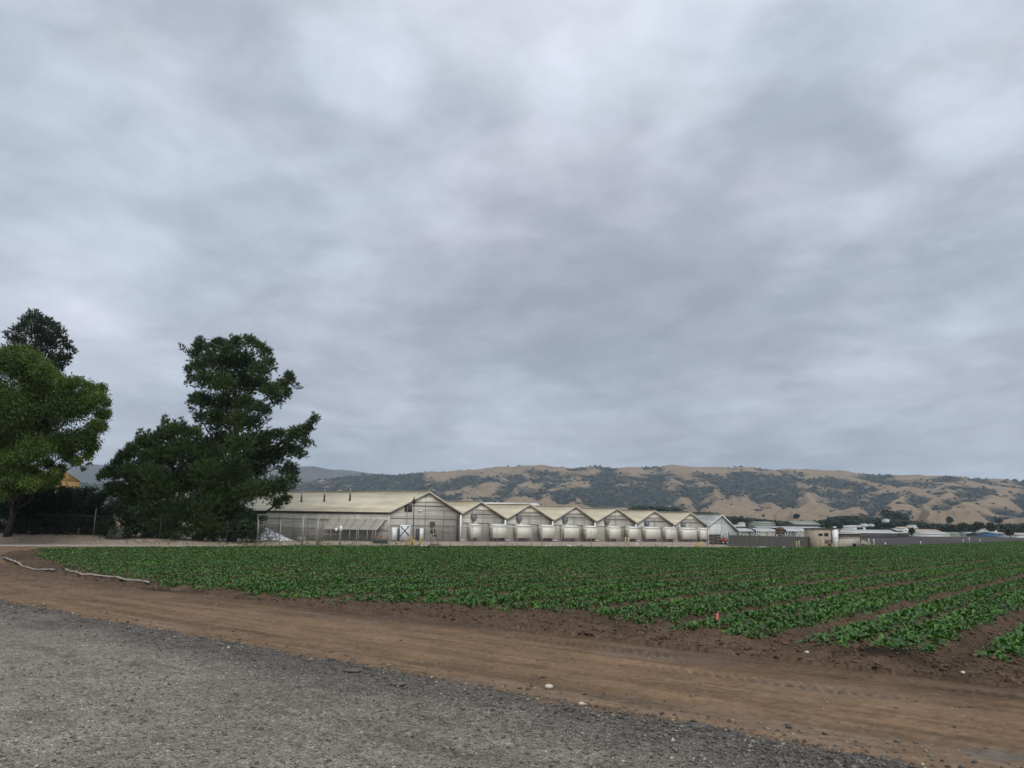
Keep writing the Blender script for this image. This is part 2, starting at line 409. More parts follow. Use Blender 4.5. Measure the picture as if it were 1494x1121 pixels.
# pebbles and crumbs on the dirt track
x, y = scatter_polar(5200, 6.5, 40, 40, 22, .9); u, v = to_uv(x, y); k = (v > 6.6) & (v < 11.3); x, y = x[k], y[k]
r = np.hypot(x, y); sz = (.005 + .016 * g.random(len(x)) ** 6) * (1 + r * .03); t = .15 * np.exp(g.normal(0, .4, len(x)))
W, Fs, T = lumps(np.c_[x, y, ground_z(x, y) + sz * .2], sz, .6, 2, np.c_[t * 1.1, t * .9, t * .72])
o = np_mesh('pebbles', W, [Fs], 'loose_stone', tone=T); tag(o, kind='stuff')
# soil clods along the field edge and in the furrows
x, y = scatter_polar(48000, 9, 40, 40, 23, 1.1); u, v = to_uv(x, y)
k = inside(FIELD_POLY, x, y) & ((v < 13.6) | (furrow(u) > .5)); x, y = x[k], y[k]; v = v[k]
r = np.hypot(x, y); sz = (.008 + .035 * g.random(len(x)) ** 5) * (1 + r * .012)
t = .06 * np.exp(g.normal(0, .35, len(x))); ut = to_uv(x, y)[0]
t *= 1 - .7 * np.clip(1.3 * np.exp(-((ut + 3.15) / .55) ** 2 - ((v - 12.05) / .38) ** 2), 0, 1)
W, Fs, T = lumps(np.c_[x, y, ground_z(x, y) + sz * .25], sz, .75, 3, np.c_[t * 1.3, t * .86, t * .54])
o = np_mesh('soil_clods', W, [Fs], 'loose_stone', tone=T); tag(o, kind='stuff')
# ------------------------------------------------------------------ crop
leafmat('crop_leaf', (.016, .060, .004, 1), (.074, .192, .015, 1), rough=.38, spec=.45, transl=.2)
def leaves_mesh(base, dirn, L, Wd, curl, fine):
    """base (N,3) root, dirn (N,3) unit start direction, curved folded leaves. -> V, faces list"""
    n = len(base); up = np.array([0, 0, 1.0])
    side = np.cross(dirn, up); side /= np.linalg.norm(side, axis=1)[:, None] + 1e-9
    nor = np.cross(side, dirn); L = L[:, None]; Wd = Wd[:, None]; curl = curl[:, None]
    def at(s): return base + dirn * L * s - up * L * curl * s * s + 0 * nor
    if fine:
        rows = [at(0)]
        for s, w, fold in ((.28, .30, .0), (.62, .5, .06), (.86, .3, .04)):
            c = at(s); rows += [c - side * Wd * w + nor * Wd * fold * 3, c, c + side * Wd * w + nor * Wd * fold * 3]
        rows.append(at(1.0)); V = np.stack(rows, 1); m = V.shape[1]
        tri = np.array([(0, 2, 1), (0, 3, 2), (7, 8, 11 - 1), (8, 9, 10)]); tri = np.array([(0, 2, 1), (0, 3, 2), (7, 8, 10), (8, 9, 10)])
        quad = np.array([(1, 2, 5, 4), (2, 3, 6, 5), (4, 5, 8, 7), (5, 6, 9, 8)])
        off = (m * np.arange(n))[:, None, None]
        return V.reshape(-1, 3), [(tri[None] + off).reshape(-1, 3), (quad[None] + off).reshape(-1, 4)], m
    c = at(.55); V = np.stack([at(0), c - side * Wd * .5, at(1), c + side * Wd * .5], 1)
    return V.reshape(-1, 3), [(np.array([(0, 1, 2, 3)])[None] + (4 * np.arange(n))[:, None, None]).reshape(-1, 4)], 4
def plant_leaves(px, py, pz, per, scale, seed, fine):
    g = np.random.default_rng(seed); n = len(px)
    b = np.repeat(np.c_[px, py, pz], per, 0); sc = np.repeat(np.broadcast_to(scale, n), per) * g.uniform(.75, 1.2, n * per)
    a = g.uniform(0, 6.283, n * per); el = np.radians(g.uniform(12, 62, n * per))
    d = np.c_[np.cos(a) * np.cos(el), np.sin(a) * np.cos(el), np.sin(el)]
    L = .122 * sc; W = .044 * sc * g.uniform(.8, 1.25, n * per); curl = g.uniform(.15, .75, n * per) * np.cos(el) + .1
    b = b + d * .03 * sc[:, None] + np.c_[g.normal(0, .02, n * per), g.normal(0, .02, n * per), np.zeros(n * per)] * sc[:, None]
    V, Fs, m = leaves_mesh(b, d, L, W, curl, fine)
    pt = np.repeat(g.normal(0, .13, n) + .35 * (fbm(px * .35, py * .35, 3, 171) - .5), per); tone = np.clip(.42 + pt + g.normal(0, .22, n * per), 0, 1)
    return V, Fs, np.repeat(tone, m)
def gap_ok(u, g):
    m = np.ones(len(u), bool)
    for c, w in U_GAPS: m &= np.abs(u - c) > w * 1.05 + g.normal(0, .03, len(u))
    for c, w in U_THIN: m &= (np.abs(u - c) > w * .75 + g.normal(0, .03, len(u)))
    return m
def field_points(r0, r1, du, dv, seed, umin=-80, umax=6):
    g = np.random.default_rng(seed)
    vmax = min(r1, 335); U_, V_ = np.meshgrid(np.arange(umin, umax, du), np.arange(10.5, vmax, dv))
    u = U_.ravel() + g.normal(0, du * .22, U_.size); v = V_.ravel() + g.uniform(-.5, .5, U_.size) * dv
    x, y = to_xy(u, v); r = np.hypot(x, y); a = np.degrees(np.arctan2(x, y))
    nearv = np.interp(u, FIELD_NEAR_U, FIELD_NEAR_V) - .22 + (fbm(u * .8, u * 0 + 3, 3, 5) - .5) * .7 + g.normal(0, .1, len(u))
    k = (r >= r0) & (r < r1) & (np.abs(a) < 43) & (v > nearv) & inside(FIELD_POLY, x, y)
    # keep plants off the far rim of the field
    k &= inside(FIELD_POLY, x * 1.006, y * 1.006)
    # thin, patchy growth at the left corner and along the near margin
    thin = sstep(1.0, 0, v - nearv) * .35 + .35 * sstep(-30, -50, u) * sstep(.45, .6, fbm(x * .25, y * .25, 3, 131))
    k &= g.random(len(u)) > thin
    k &= g.random(len(u)) > .12 * sstep(.55, .7, fbm(x * 1.3, y * 1.3, 3, 133))
    if r0 < 90: k &= gap_ok(u, g)
    return x[k], y[k], g
x, y, g = field_points(10, 27, .20, .132, 1)
r = np.hypot(x, y); order = np.argsort(r); x, y, r = x[order], y[order], r[order]
pz = ground_z(x, y) - .01
sizev = (.86 + .3 * fbm(x * .9, y * .9, 3, 141)) * g.uniform(.86, 1.14, len(x))
NI = 300
inview = np.where(np.abs(np.degrees(np.arctan2(x, y))) < 33.9)[0][:NI]
mask = np.zeros(len(x), bool); mask[inview] = True
protos = []
for k in range(14):
    V, Fs, T = plant_leaves(np.zeros(1), np.zeros(1), np.zeros(1), 16 + k % 5, 1.0, 900 + k, True)
    o = np_mesh('crop_plant', V, Fs, 'crop_leaf', smooth=True, tone=T, origin=np.zeros(3)); protos.append(o)
used = set()
for j, i in enumerate(inview):
    p = protos[j % 14]
    if j >= 14: p = p.copy(); COL.objects.link(p)
    p.location = (x[i], y[i], pz[i]); p.rotation_euler = (0, 0, random.uniform(0, 6.28)); s = float(sizev[i]); p.scale = (s, s, s * random.uniform(.85, 1.15))
    tag(p, 'young leafy green crop plant near the open ends of the beds by the dirt track', 'plant', 'crop plants at the near ends of the beds')
parts = [plant_leaves(x[~mask], y[~mask], pz[~mask], 15, sizev[~mask], 31, True)]
for r0, r1, du, dv, per, sc, sd in ((27, 58, .175, .175, 10, 1.08, 2), (58, 125, .28, .28, 8, 1.45, 3), (125, 340, .75, .7, 6, 2.2, 4)):
    x, y, g = field_points(r0, r1, du, dv, sd)
    parts.append(plant_leaves(x, y, ground_z(x, y, False) - .02, per, sc * (.8 + .4 * fbm(x * .5, y * .5, 3, 143)), 40 + sd, False))
V = []; F3 = []; F4 = []; T = []; b = 0
for v_, f_, t_ in parts:
    V.append(v_); T.append(t_)
    for f in f_: (F3 if f.shape[1] == 3 else F4).append(f + b)
    b += len(v_)
o = np_mesh('crop_rows', np.concatenate(V), [np.concatenate(F3), np.concatenate(F4)], 'crop_leaf', smooth=True, tone=np.concatenate(T)); tag(o, kind='stuff')
print('crop verts', b)

# ------------------------------------------------------------------ grass and weeds
leafmat('weed', (.06, .075, .025, 1), (.22, .19, .08, 1), rough=.7, spec=.2, transl=.2)
def tufts(x, y, h, seed, per=5):
    g = np.random.default_rng(seed); n = len(x); b = np.repeat(np.c_[x, y, ground_z(x, y, False) - .03], per, 0); hh = np.repeat(h, per) * g.uniform(.6, 1.2, n * per)
    a = g.uniform(0, 6.28, n * per); sp = g.uniform(.1, .6, n * per); d = np.c_[np.cos(a) * sp, np.sin(a) * sp, np.ones(n * per)]
    b[:, :2] += g.normal(0, .08, (n * per, 2)); sd = np.c_[-np.sin(a), np.cos(a), 0 * a] * (.02 + .03 * hh)[:, None]
    V = np.stack([b - sd, b + sd, b + d * hh[:, None]], 1).reshape(-1, 3)
    t = np.clip(np.repeat(g.random(n), per) * .8 + g.normal(0, .1, n * per), 0, 1)
    return V, np.arange(3 * n * per).reshape(-1, 3), np.repeat(t, 3)
g = np.random.default_rng(77)
xa = g.uniform(-34, 60, 9000); ya = g.uniform(86, 140, 9000); t = path_t(xa, ya)
k = (t > .2) & (t < 26) & (fbm(xa * .2, ya * .2, 3, 151) > .45 - .3 * (xa < -10) + .12 * (xa > 0)) & ((t < 5) | (xa < -14)); xa, ya = xa[k], ya[k]
xb = g.uniform(-75, -22, 3000); yb = g.uniform(76, 100, 3000); t = path_t(xb, yb); k = (t > 1) & (t < 14) & (fbm(xb * .4, yb * .4, 3, 153) > .52); xb, yb = xb[k], yb[k]
xs, ys = np.r_[xa, xb], np.r_[ya, yb]; V, Fs, T = tufts(xs, ys, g.uniform(.1, .34, len(xs)), 5, 6)
o = np_mesh('dry_grass', V, [Fs], 'weed', tone=T); tag(o, kind='stuff')
# ------------------------------------------------------------------ trees
leafmat('pine_needles', (.012, .026, .009, 1), (.075, .118, .030, 1), rough=.6, spec=.25, transl=.12)
leafmat('far_pine_needles', (.014, .024, .014, 1), (.045, .062, .028, 1), rough=.6, spec=.25, transl=.1)
leafmat('ash_leaf', (.022, .046, .006, 1), (.12, .18, .022, 1), rough=.5, spec=.3, transl=.3)
leafmat('shrub_leaf', (.010, .020, .010, 1), (.035, .060, .022, 1), rough=.5, spec=.3, transl=.15)
leafmat('oak_leaf', (.022, .034, .018, 1), (.06, .085, .035, 1), rough=.7, spec=.2, transl=.1)
pmat('bark', (.09, .07, .055, 1), (.035, .028, .024, 1), 6, .95, .8, spec=.1, stretch=(1, 1, .25))
pmat('grey_bark', (.07, .06, .052, 1), (.03, .026, .022, 1), 6, .95, .8, spec=.1, stretch=(1, 1, .25))

def clump_points(cl, dens, g, surf=.55):
    """points in a set of clumps (x,y,z,r): biased to the outside of each clump"""
    pts, out, tone = [], [], []
    for (x, y, z, r) in cl:
        n = max(6, int(dens * r * r)); d = g.normal(0, 1, (n, 3)); d /= np.linalg.norm(d, axis=1)[:, None]
        q = r * g.random(n) ** surf * (1 + .22 * g.normal(0, 1, n))
        pts.append(np.array([x, y, z]) + d * q[:, None] * np.array([1, 1, .85])); out.append(d); tone.append(np.full(n, .45 + g.normal(0, .14)) + g.normal(0, .12, n))
    return np.concatenate(pts), np.concatenate(out), np.clip(np.concatenate(tone), 0, 1)
def needle_mesh(cl, dens, g, blades=8, L=.42, W=.055, up=.5, spread=.75):
    p, o, t = clump_points(cl, dens, g); n = len(p)
    ax = o * .8 + np.array([0, 0, up]) + g.normal(0, .25, (n, 3)); ax /= np.linalg.norm(ax, axis=1)[:, None]
    b = np.repeat(p, blades, 0); d = np.repeat(ax, blades, 0) + g.normal(0, spread * .5, (n * blades, 3)); d /= np.linalg.norm(d, axis=1)[:, None]
    ll = L * g.uniform(.6, 1.25, n * blades)[:, None]; s = np.cross(d, g.normal(0, 1, (n * blades, 3))); s /= np.linalg.norm(s, axis=1)[:, None]
    V = np.stack([b - s * W / 2, b + s * W / 2, b + d * ll], 1).reshape(-1, 3)
    return V, np.arange(len(V)).reshape(-1, 3), np.repeat(np.clip(np.repeat(t, blades) + g.normal(0, .08, n * blades), 0, 1), 3)
def leaf_mesh(cl, dens, g, L=.24, W=.11, droop=.35):
    p, o, t = clump_points(cl, dens, g); n = len(p)
    d = o * .5 + g.normal(0, .6, (n, 3)) - np.array([0, 0, droop]); d /= np.linalg.norm(d, axis=1)[:, None]
    s = np.cross(d, g.normal(0, 1, (n, 3)) + np.array([0, 0, .6])); s /= np.linalg.norm(s, axis=1)[:, None]
    ll = (L * g.uniform(.6, 1.3, n))[:, None]; w = (W * g.uniform(.6, 1.2, n))[:, None] / 2
    V = np.stack([p, p + d * ll * .5 + s * w, p + d * ll, p + d * ll * .5 - s * w], 1).reshape(-1, 3)
    return V, np.arange(len(V)).reshape(-1, 4), np.repeat(t, 4)
def px_clumps(circ, Y, g, copies=3, depth=.75, cx=None, half=None):
    """crown clumps read off as (px, py, radius px); spread in depth to fill a round crown"""
    out = []
    xs = np.array([c[0] for c in circ], float); cx = cx if cx is not None else xs.mean(); half = half or (xs.max() - xs.min()) / 2 + 8
    for (px, py, r) in circ:
        q = math.sqrt(max(.12, 1 - min(1, abs(px - cx) / half) ** 2)); D = half * Y / PF * depth * q
        for k in range(copies):
            dy = 0 if (k == 0 and r < 11) else g.uniform(-1, 1) * D
            p = P(px + (g.normal(0, r * .12) if k else 0), py + (g.normal(0, r * .12) if k else 0), Y + dy); out.append((*p, r * Y / PF * (1.0 if k == 0 else .9)))
            if r < 7: break
    return out
def trunk_mesh(base, top, r0, r1, limbs, g, n=9):
    mb = MB(); base = np.asarray(base, float); top = np.asarray(top, float); k = 7
    bend = g.normal(0, .018, (k, 3)) * np.linalg.norm(top - base); bend[0] = bend[-1] = 0
    pts = [base + (top - base) * i / (k - 1) + bend[i] for i in range(k)]
    rr = [r0 + (r1 - r0) * (i / (k - 1)) ** .8 for i in range(k)]; rr[0] *= 1.35; mb.tube(pts, rr, n)
    for tip in limbs:
        tip = np.asarray(tip, float); t = np.clip(((tip[2] - base[2]) / (top[2] - base[2])) * .82 - .08, .16, .93); i = t * (k - 1); a = int(i); q = pts[a] + (pts[min(a + 1, k - 1)] - pts[a]) * (i - a)
        L = np.linalg.norm(tip - q); rb = min(.62 * (r0 + (r1 - r0) * t), .035 * L + .02)
        mid = (q + tip) / 2 + np.array([g.normal(0, .05), g.normal(0, .05), -.11]) * L
        mb.tube([q, (q + mid) / 2 + g.normal(0, .03, 3) * L * .5, mid, tip], [rb, rb * .8, rb * .6, rb * .18], 6)
    return mb
def tree(name, label, base, top, r0, cl, mesh, leaf, bark, g, nlimb=14, group=None, cat='tree', minz=0):
    t = thing(name, label, cat, base, group)
    cand = [c for c in cl if c[2] > base[2] + minz]; idx = g.permutation(len(cand))[:nlimb]
    trunk_mesh(base - Zup * .3, top, r0, r0 * .2, [np.array(cand[i][:3]) for i in idx], g).build('trunk', bark, t, smooth=True)
    V, F, T = mesh; np_mesh('crown', V, [F], leaf, t, tone=T)
    return t
g = np.random.default_rng(101)
PINE = [(264, 504, 4), (268, 510, 4), (275, 513, 5), (286, 516, 9), (292, 498, 8), (290, 506, 9), (306, 508, 10), (318, 500, 10), (345, 500, 13), (330, 508, 13), (366, 498, 10), (378, 505, 9), (388, 514, 10), (392, 528, 10), (399, 538, 6), (275, 538, 7), (279, 552, 7), (290, 535, 12), (306, 528, 17), (328, 528, 22), (355, 528, 24), (378, 540, 16), (276, 560, 6), (300, 555, 16), (325, 555, 22), (355, 560, 22), (380, 560, 16), (412, 562, 12), (421, 548, 7), (424, 553, 7), (431, 562, 6), (436, 566, 4), (418, 575, 8), (405, 583, 9), (396, 572, 14), (285, 580, 9), (276, 589, 6), (300, 585, 16), (325, 588, 20), (355, 590, 20), (378, 594, 13), (390, 600, 7), (281, 598, 5), (292, 608, 10), (315, 612, 19), (345, 615, 22), (370, 618, 14), (392, 612, 5), (395, 634, 9), (410, 635, 11), (428, 638, 11), (440, 632, 9), (450, 625, 8), (458, 613, 7), (464, 607, 4), (456, 606, 4), (444, 624, 7), (452, 619, 6), (432, 630, 9), (455, 648, 5), (446, 646, 8), (437, 660, 9), (447, 664, 4), (424, 655, 13), (380, 645, 22), (350, 650, 25), (320, 645, 24), (400, 665, 20), (370, 680, 26), (340, 690, 28), (420, 685, 14), (428, 700, 8), (432, 690, 5), (410, 708, 16), (385, 715, 18), (414, 728, 9), (404, 734, 9), (362, 718, 20), (330, 728, 22), (350, 745, 12)]
Yp = 99.0; cl = px_clumps(PINE, Yp, g, 3, .62, 350, 105)
b = P(338, 788, Yp); b[2] = float(ground_z(b[0], b[1]))
tree('pine_tree', 'tall dark pine with a ragged crown and a long bough reaching right beside the greenhouses', b, P(345, 520, Yp), .5, cl, needle_mesh(cl, 85, g, 9, .42, .085, .45), 'pine_needles', 'bark', g, 34, minz=4)
BUSHY = [(212, 668, 14), (225, 690, 18), (312, 668, 18), (290, 672, 16), (185, 690, 14), (150, 694, 8), (144, 700, 4), (165, 690, 15), (170, 676, 8), (182, 668, 12), (195, 658, 12), (205, 646, 10), (220, 648, 16), (236, 638, 14), (250, 630, 13), (266, 628, 10), (282, 632, 13), (240, 668, 26), (200, 690, 24), (270, 660, 26), (302, 655, 20), (168, 715, 16), (200, 725, 26), (235, 710, 28), (270, 700, 28), (302, 690, 26), (220, 752, 22), (260, 745, 28), (300, 735, 26), (178, 742, 16), (290, 768, 18), (310, 770, 18), (325, 755, 20), (330, 775, 12), (235, 775, 12), (190, 765, 14), (270, 778, 9), (215, 782, 8), (235, 784, 8), (255, 784, 8), (290, 784, 9), (310, 784, 9), (328, 782, 8), (195, 778, 8), (250, 772, 14), (215, 772, 12), (310, 710, 25)]
TIPS = [(200, 634, 3), (206, 628, 3), (212, 634, 3), (218, 630, 3), (224, 636, 3), (237, 616, 3), (241, 608, 3), (245, 614, 3), (249, 622, 3), (256, 616, 3), (264, 612, 3), (268, 618, 3), (188, 650, 3), (178, 660, 3), (231, 626, 3), (290, 622, 3)]
Yb = 96.0; cl = px_clumps(BUSHY, Yb, g, 3, .6, 235, 95)
cl2 = cl + [(*P(x + g.normal(0, 1), y + dy, Yb + g.uniform(-2, 2)), .16) for x, y, r in TIPS for dy in (0, 4, 8, 12, 16, 20)]
b = P(246, 786, Yb); b[2] = float(ground_z(b[0], b[1]))
tree('pine_tree', 'low bushy dark pine with spiky upright shoots leaning against the tall pine', b, P(250, 645, Yb), .42, cl, needle_mesh(cl2, 85, g, 9, .48, .085, 1.1, .6), 'pine_needles', 'bark', g, 26, minz=2)
BACKP = [(50, 462, 9), (40, 466, 9), (60, 470, 12), (34, 474, 9), (72, 470, 7), (80, 478, 9), (26, 482, 9), (55, 485, 20), (85, 490, 11), (28, 497, 14), (70, 500, 20), (7, 487, 4), (10, 494, 5), (14, 486, 4), (95, 483, 4), (96, 500, 8), (100, 508, 7), (106, 514, 5), (110, 513, 3), (98, 522, 8), (88, 522, 12), (84, 536, 8), (94, 533, 5), (45, 515, 22), (70, 530, 18), (30, 540, 22), (55, 560, 24), (20, 520, 14), (75, 555, 14), (40, 590, 24), (70, 600, 20), (30, 630, 22), (60, 640, 20)]
Y2 = 118.0; cl = px_clumps(BACKP, Y2, g, 2, .7, 52, 58)
b = P(50, 775, Y2); b[2] = float(ground_z(b[0], b[1]))
tree('pine_tree', 'dark pine showing only its rounded top above the bright leafy tree', b, P(50, 470, Y2), .45, cl, needle_mesh(cl, 62, g, 9, .5, .10, .7), 'far_pine_needles', 'bark', g, 20, minz=8)
ASH = [(18, 512, 12), (34, 512, 12), (48, 524, 16), (8, 525, 22), (30, 535, 26), (-20, 525, 30), (62, 540, 18), (78, 556, 18), (60, 565, 28), (98, 560, 14), (114, 556, 9), (128, 566, 12), (148, 566, 9), (145, 580, 12), (155, 588, 7), (158, 602, 5), (150, 604, 12), (120, 585, 24), (95, 595, 28), (60, 610, 34), (15, 590, 42), (-35, 575, 46), (140, 622, 14), (150, 622, 7), (122, 640, 20), (92, 645, 24), (135, 652, 9), (128, 664, 8), (50, 655, 24), (12, 645, 28), (-25, 640, 40), (112, 672, 9), (100, 664, 12), (70, 676, 9), (38, 684, 9), (12, 694, 12), (-8, 690, 16), (78, 700, 8), (84, 690, 8), (70, 705, 9), (30, 712, 14), (10, 715, 12), (45, 690, 14), (-15, 712, 16), (0, 700, 18), (25, 700, 15), (-30, 700, 24), (45, 705, 12), (15, 682, 11), (4, 672, 13), (30, 676, 11), (14, 664, 14), (86, 696, 5), (84, 704, 5), (82, 690, 6), (20, 716, 9), (2, 722, 9), (130, 676, 4), (122, 684, 4), (88, 682, 8), (26, 702, 7), (78, 690, 10), (62, 698, 10), (48, 700, 10), (40, 712, 9), (88, 695, 5), (60, 710, 8)]
Y1 = 86.0; cl = px_clumps(ASH, Y1, g, 3, .72, 20, 150)
cl = [c if c[3] < 1.1 else c for c in cl]
b = P(11, 778, 90.0); b[2] = float(ground_z(b[0], b[1]))
tree('broadleaf_tree', 'big round bright green leafy tree at the left edge with bare low limbs', b, P(22, 560, Y1), .36, cl, leaf_mesh(cl, 760, g, .27, .125, .5), 'ash_leaf', 'grey_bark', g, 30, minz=5)
SH = [('dark hedge shrub beside the trunk of the bright leafy tree', [(28, 752, 20), (18, 735, 14), (45, 745, 20), (40, 725, 16), (20, 768, 10), (45, 768, 12), (10, 772, 8), (32, 776, 8), (52, 776, 8), (-5, 768, 12), (0, 745, 18), (-12, 728, 18)], 93),
      ('dark hedge shrub directly below the gable of the orange house', [(75, 742, 22), (90, 728, 18), (70, 722, 15), (100, 748, 18), (80, 765, 14), (104, 768, 12), (68, 776, 8), (88, 778, 8), (106, 779, 7), (60, 760, 15), (92, 716, 9), (72, 710, 9), (60, 722, 12), (100, 720, 10), (108, 735, 12), (82, 752, 14)], 95),
      ('dark hedge shrub behind the lone grey fence post', [(128, 745, 18), (118, 728, 14), (140, 730, 13), (128, 716, 8), (125, 768, 12), (145, 765, 12), (122, 779, 7), (136, 780, 7), (150, 776, 8), (152, 748, 12), (138, 714, 5), (150, 722, 8), (112, 716, 7), (112, 755, 12), (140, 755, 12), (154, 766, 10), (161, 772, 8), (158, 756, 9)], 97),
      ('rounded dark green bush under the bushy pine beside the grey panel', [(178, 745, 12), (166, 738, 9), (190, 752, 12), (200, 768, 12), (186, 775, 8), (156, 742, 6), (160, 765, 9), (156, 775, 7), (168, 776, 7), (150, 760, 6)], 92),
      ('scruffy dark bush wrapped round the fence post beside the white rubble heap', [(362, 768, 15), (352, 778, 11), (372, 780, 9), (376, 760, 9), (366, 750, 9), (345, 765, 12), (382, 772, 6), (386, 755, 5), (352, 752, 9)], 94.5)]
for lab, cs, yy in SH:
    cl = px_clumps(cs, yy, g, 3, .6); b = np.mean([P(c[0], c[1], yy) for c in cs], 0); b[2] = float(ground_z(b[0], b[1]))
    t = thing('shrub', lab, 'shrub', b, 'dark shrubs along the left fence')
    mb = MB()
    for c in cl[::3]: mb.tube([b - Zup * .2 + g.normal(0, .12, 3) * np.array([1, 1, 0]), (b + np.array(c[:3])) / 2 + g.normal(0, .1, 3), c[:3]], [.05, .035, .012], 5)
    mb.build('stems', 'bark', t); V, F, T = leaf_mesh(cl, 480, g, .24, .15, .1); np_mesh('foliage', V, [F], 'shrub_leaf', t, tone=T)

# ------------------------------------------------------------------ hills
CREST = [(-900, 700), (-300, 703), (0, 706), (150, 708), (300, 714), (430, 712), (470, 705), (500, 700), (530, 697), (560, 695), (600, 693), (640, 694), (680, 691), (700, 689), (740, 686), (790, 685), (830, 687), (860, 686), (890, 684), (930, 686), (985, 683), (1020, 686), (1060, 687), (1090, 686), (1130, 689), (1180, 691), (1250, 694), (1300, 696), (1345, 697), (1400, 698), (1440, 701), (1494, 706), (1600, 712), (1900, 722), (2600, 735)]
RC = 3700.0; RF = 1150.0
def hill_px(az): return PCX + PF * np.tan(az) / math.cos(PITCH) * 1.0
VEG_PX = [-200, 430, 560, 680, 720, 830, 900, 960, 1050, 1180, 1240, 1320, 1400, 1500, 1700]
VEG_Q = [0, .06, .14, .3, .48, .6, .68, .78, 1.0]
VEG = np.array([  # rows: crest to foot (q); cols: VEG_PX
    [.55, .62, .62, .30, .22, .20, .22, .35, .25, .28, .24, .30, .30, .26, .2],
    [.55, .66, .66, .40, .25, .26, .25, .35, .28, .36, .36, .36, .32, .28, .2],
    [.6, .70, .72, .62, .52, .54, .52, .52, .52, .54, .52, .48, .38, .32, .2],
    [.6, .66, .72, .74, .74, .74, .66, .70, .72, .64, .60, .56, .46, .36, .2],
    [.6, .62, .70, .50, .60, .80, .74, .66, .64, .56, .54, .52, .44, .36, .2],
    [.5, .55, .60, .36, .50, .74, .62, .36, .30, .30, .44, .50, .44, .34, .2],
    [.4, .5, .5, .35, .40, .30, .22, .10, .12, .14, .40, .52, .42, .26, .2],
    [.3, .4, .4, .3, .2, .08, .04, .04, .04, .10, .30, .40, .28, .12, .2],
    [.3, .4, .4, .2, .2, .15, .25, .15, .15, .25, .50, .50, .30, .25, .3]])
def interp2(px, q):
    i = np.clip(np.searchsorted(VEG_Q, q) - 1, 0, len(VEG_Q) - 2); t = np.clip((q - np.take(VEG_Q, i)) / (np.take(VEG_Q, i + 1) - np.take(VEG_Q, i)), 0, 1)
    rows = np.stack([np.interp(px, VEG_PX, r) for r in VEG]); c = np.arange(px.size)
    return rows[i, c] * (1 - t) + rows[i + 1, c] * t
def ridged(x, y, seed): return 1 - np.abs(fbm(x, y, 4, seed, .5) * 2 - 1)
def hill_surface(az, t):
    px = hill_px(az); r = RF + (RC - RF) * t; x = r * np.sin(az); y = r * np.cos(az)
    hz = horizon(px); crest = np.interp(px, [c[0] for c in CREST], [c[1] for c in CREST])
    tt = np.clip(t, 0, 1); s = .07 * tt + .93 * (.45 * tt ** 1.25 + .55 * tt ** 2.3)
    ey = (hz - crest) * s / PF * y
    warp = fbm(x / 900, y / 900, 3, 203) * 2.2
    rn = ridged(az * 9.5 + warp * .35, r / 2600 + warp * .3, 205); rn2 = ridged(az * 27 + warp, r / 900, 207); rn3 = fbm(x / 130, y / 130, 3, 209)
    env = np.clip(4 * tt * (1.05 - tt), 0, 1) + .12 * sstep(.75, 1, tt)
    z = EYE + 3.5 * sstep(0, .15, t) + ey + env * (rn - .72) * 95 + env * (rn2 - .7) * 38 + (rn3 - .5) * 12 * sstep(.05, .3, t)
    z = z - sstep(1.0, 1.3, t) * 190
    gull = .6 * (1 - rn) + .4 * (1 - rn2)
    q = np.clip((t - 1) / (0 - 1), 0, 1)        # 0 crest, 1 foot
    qy = 1 - s                                   # height share from the crest
    return x, y, z, px, qy, gull
def veg_mask(x, y, px, qy, gull):
    D = interp2(px, qy)
    n = .46 * fbm(x / 95, y / 95, 4, 211) + .26 * fbm(x / 300, y / 300, 3, 213) + .55 * np.clip(gull * 1.7, 0, 1)
    rk = .2 + D * .585
    thr = 1.0 - rk
    return sstep(thr - .08, thr + .08, n + .12 * (fbm(x / 38, y / 38, 2, 215) - .5))
m, nt, bs = base_mat('hill_grass'); k = NT(nt); a = k.attr('tone'); n = k.noise(.012, 8, .65); n2 = k.noise(.07, 4, .7)
gc = k.ramp(n, [(.3, (.185, .132, .082)), (.55, (.24, .178, .115)), (.75, (.285, .222, .152))])
gc = k.mix(k.math('MULTIPLY', n2, .35), gc, (.17, .13, .085, 1))
sp_ = k.ramp(k.noise(.021, 6, .7), [(.56, (0, 0, 0)), (.64, (1, 1, 1))]); vf = k.math('SUBTRACT', a.outputs['Fac'], k.math('MULTIPLY', sp_, .62), True)
k.l(k.mix(vf, gc, k.ramp(n2, [(.3, (.022, .026, .020)), (.7, (.044, .050, .036))])), bs.inputs['Base Color']); bs.inputs['Roughness'].default_value = 1; bs.inputs['Specular IOR Level'].default_value = 0
azs = np.radians(np.concatenate([np.arange(-62, -36, .35), np.arange(-36, 36, .055), np.arange(36, 62, .35)])); ts = np.concatenate([np.linspace(-.02, 1.02, 190), np.linspace(1.03, 1.35, 8)])
A_, T_ = np.meshgrid(azs, ts); hx, hy, hz_, hp, hq, hg = hill_surface(A_.ravel(), T_.ravel())
hv = veg_mask(hx, hy, hp, hq, hg) * (T_.ravel() > .03); na = len(azs)
i = np.arange(len(ts) - 1)[:, None] * na + np.arange(na - 1)[None, :]; Q = np.stack([i, i + 1, i + na + 1, i + na], -1).reshape(-1, 4)
o = np_mesh('hills', np.c_[hx, hy, hz_], [Q[:, ::-1]], 'hill_grass', smooth=True, tone=hv); o['kind'] = 'structure'
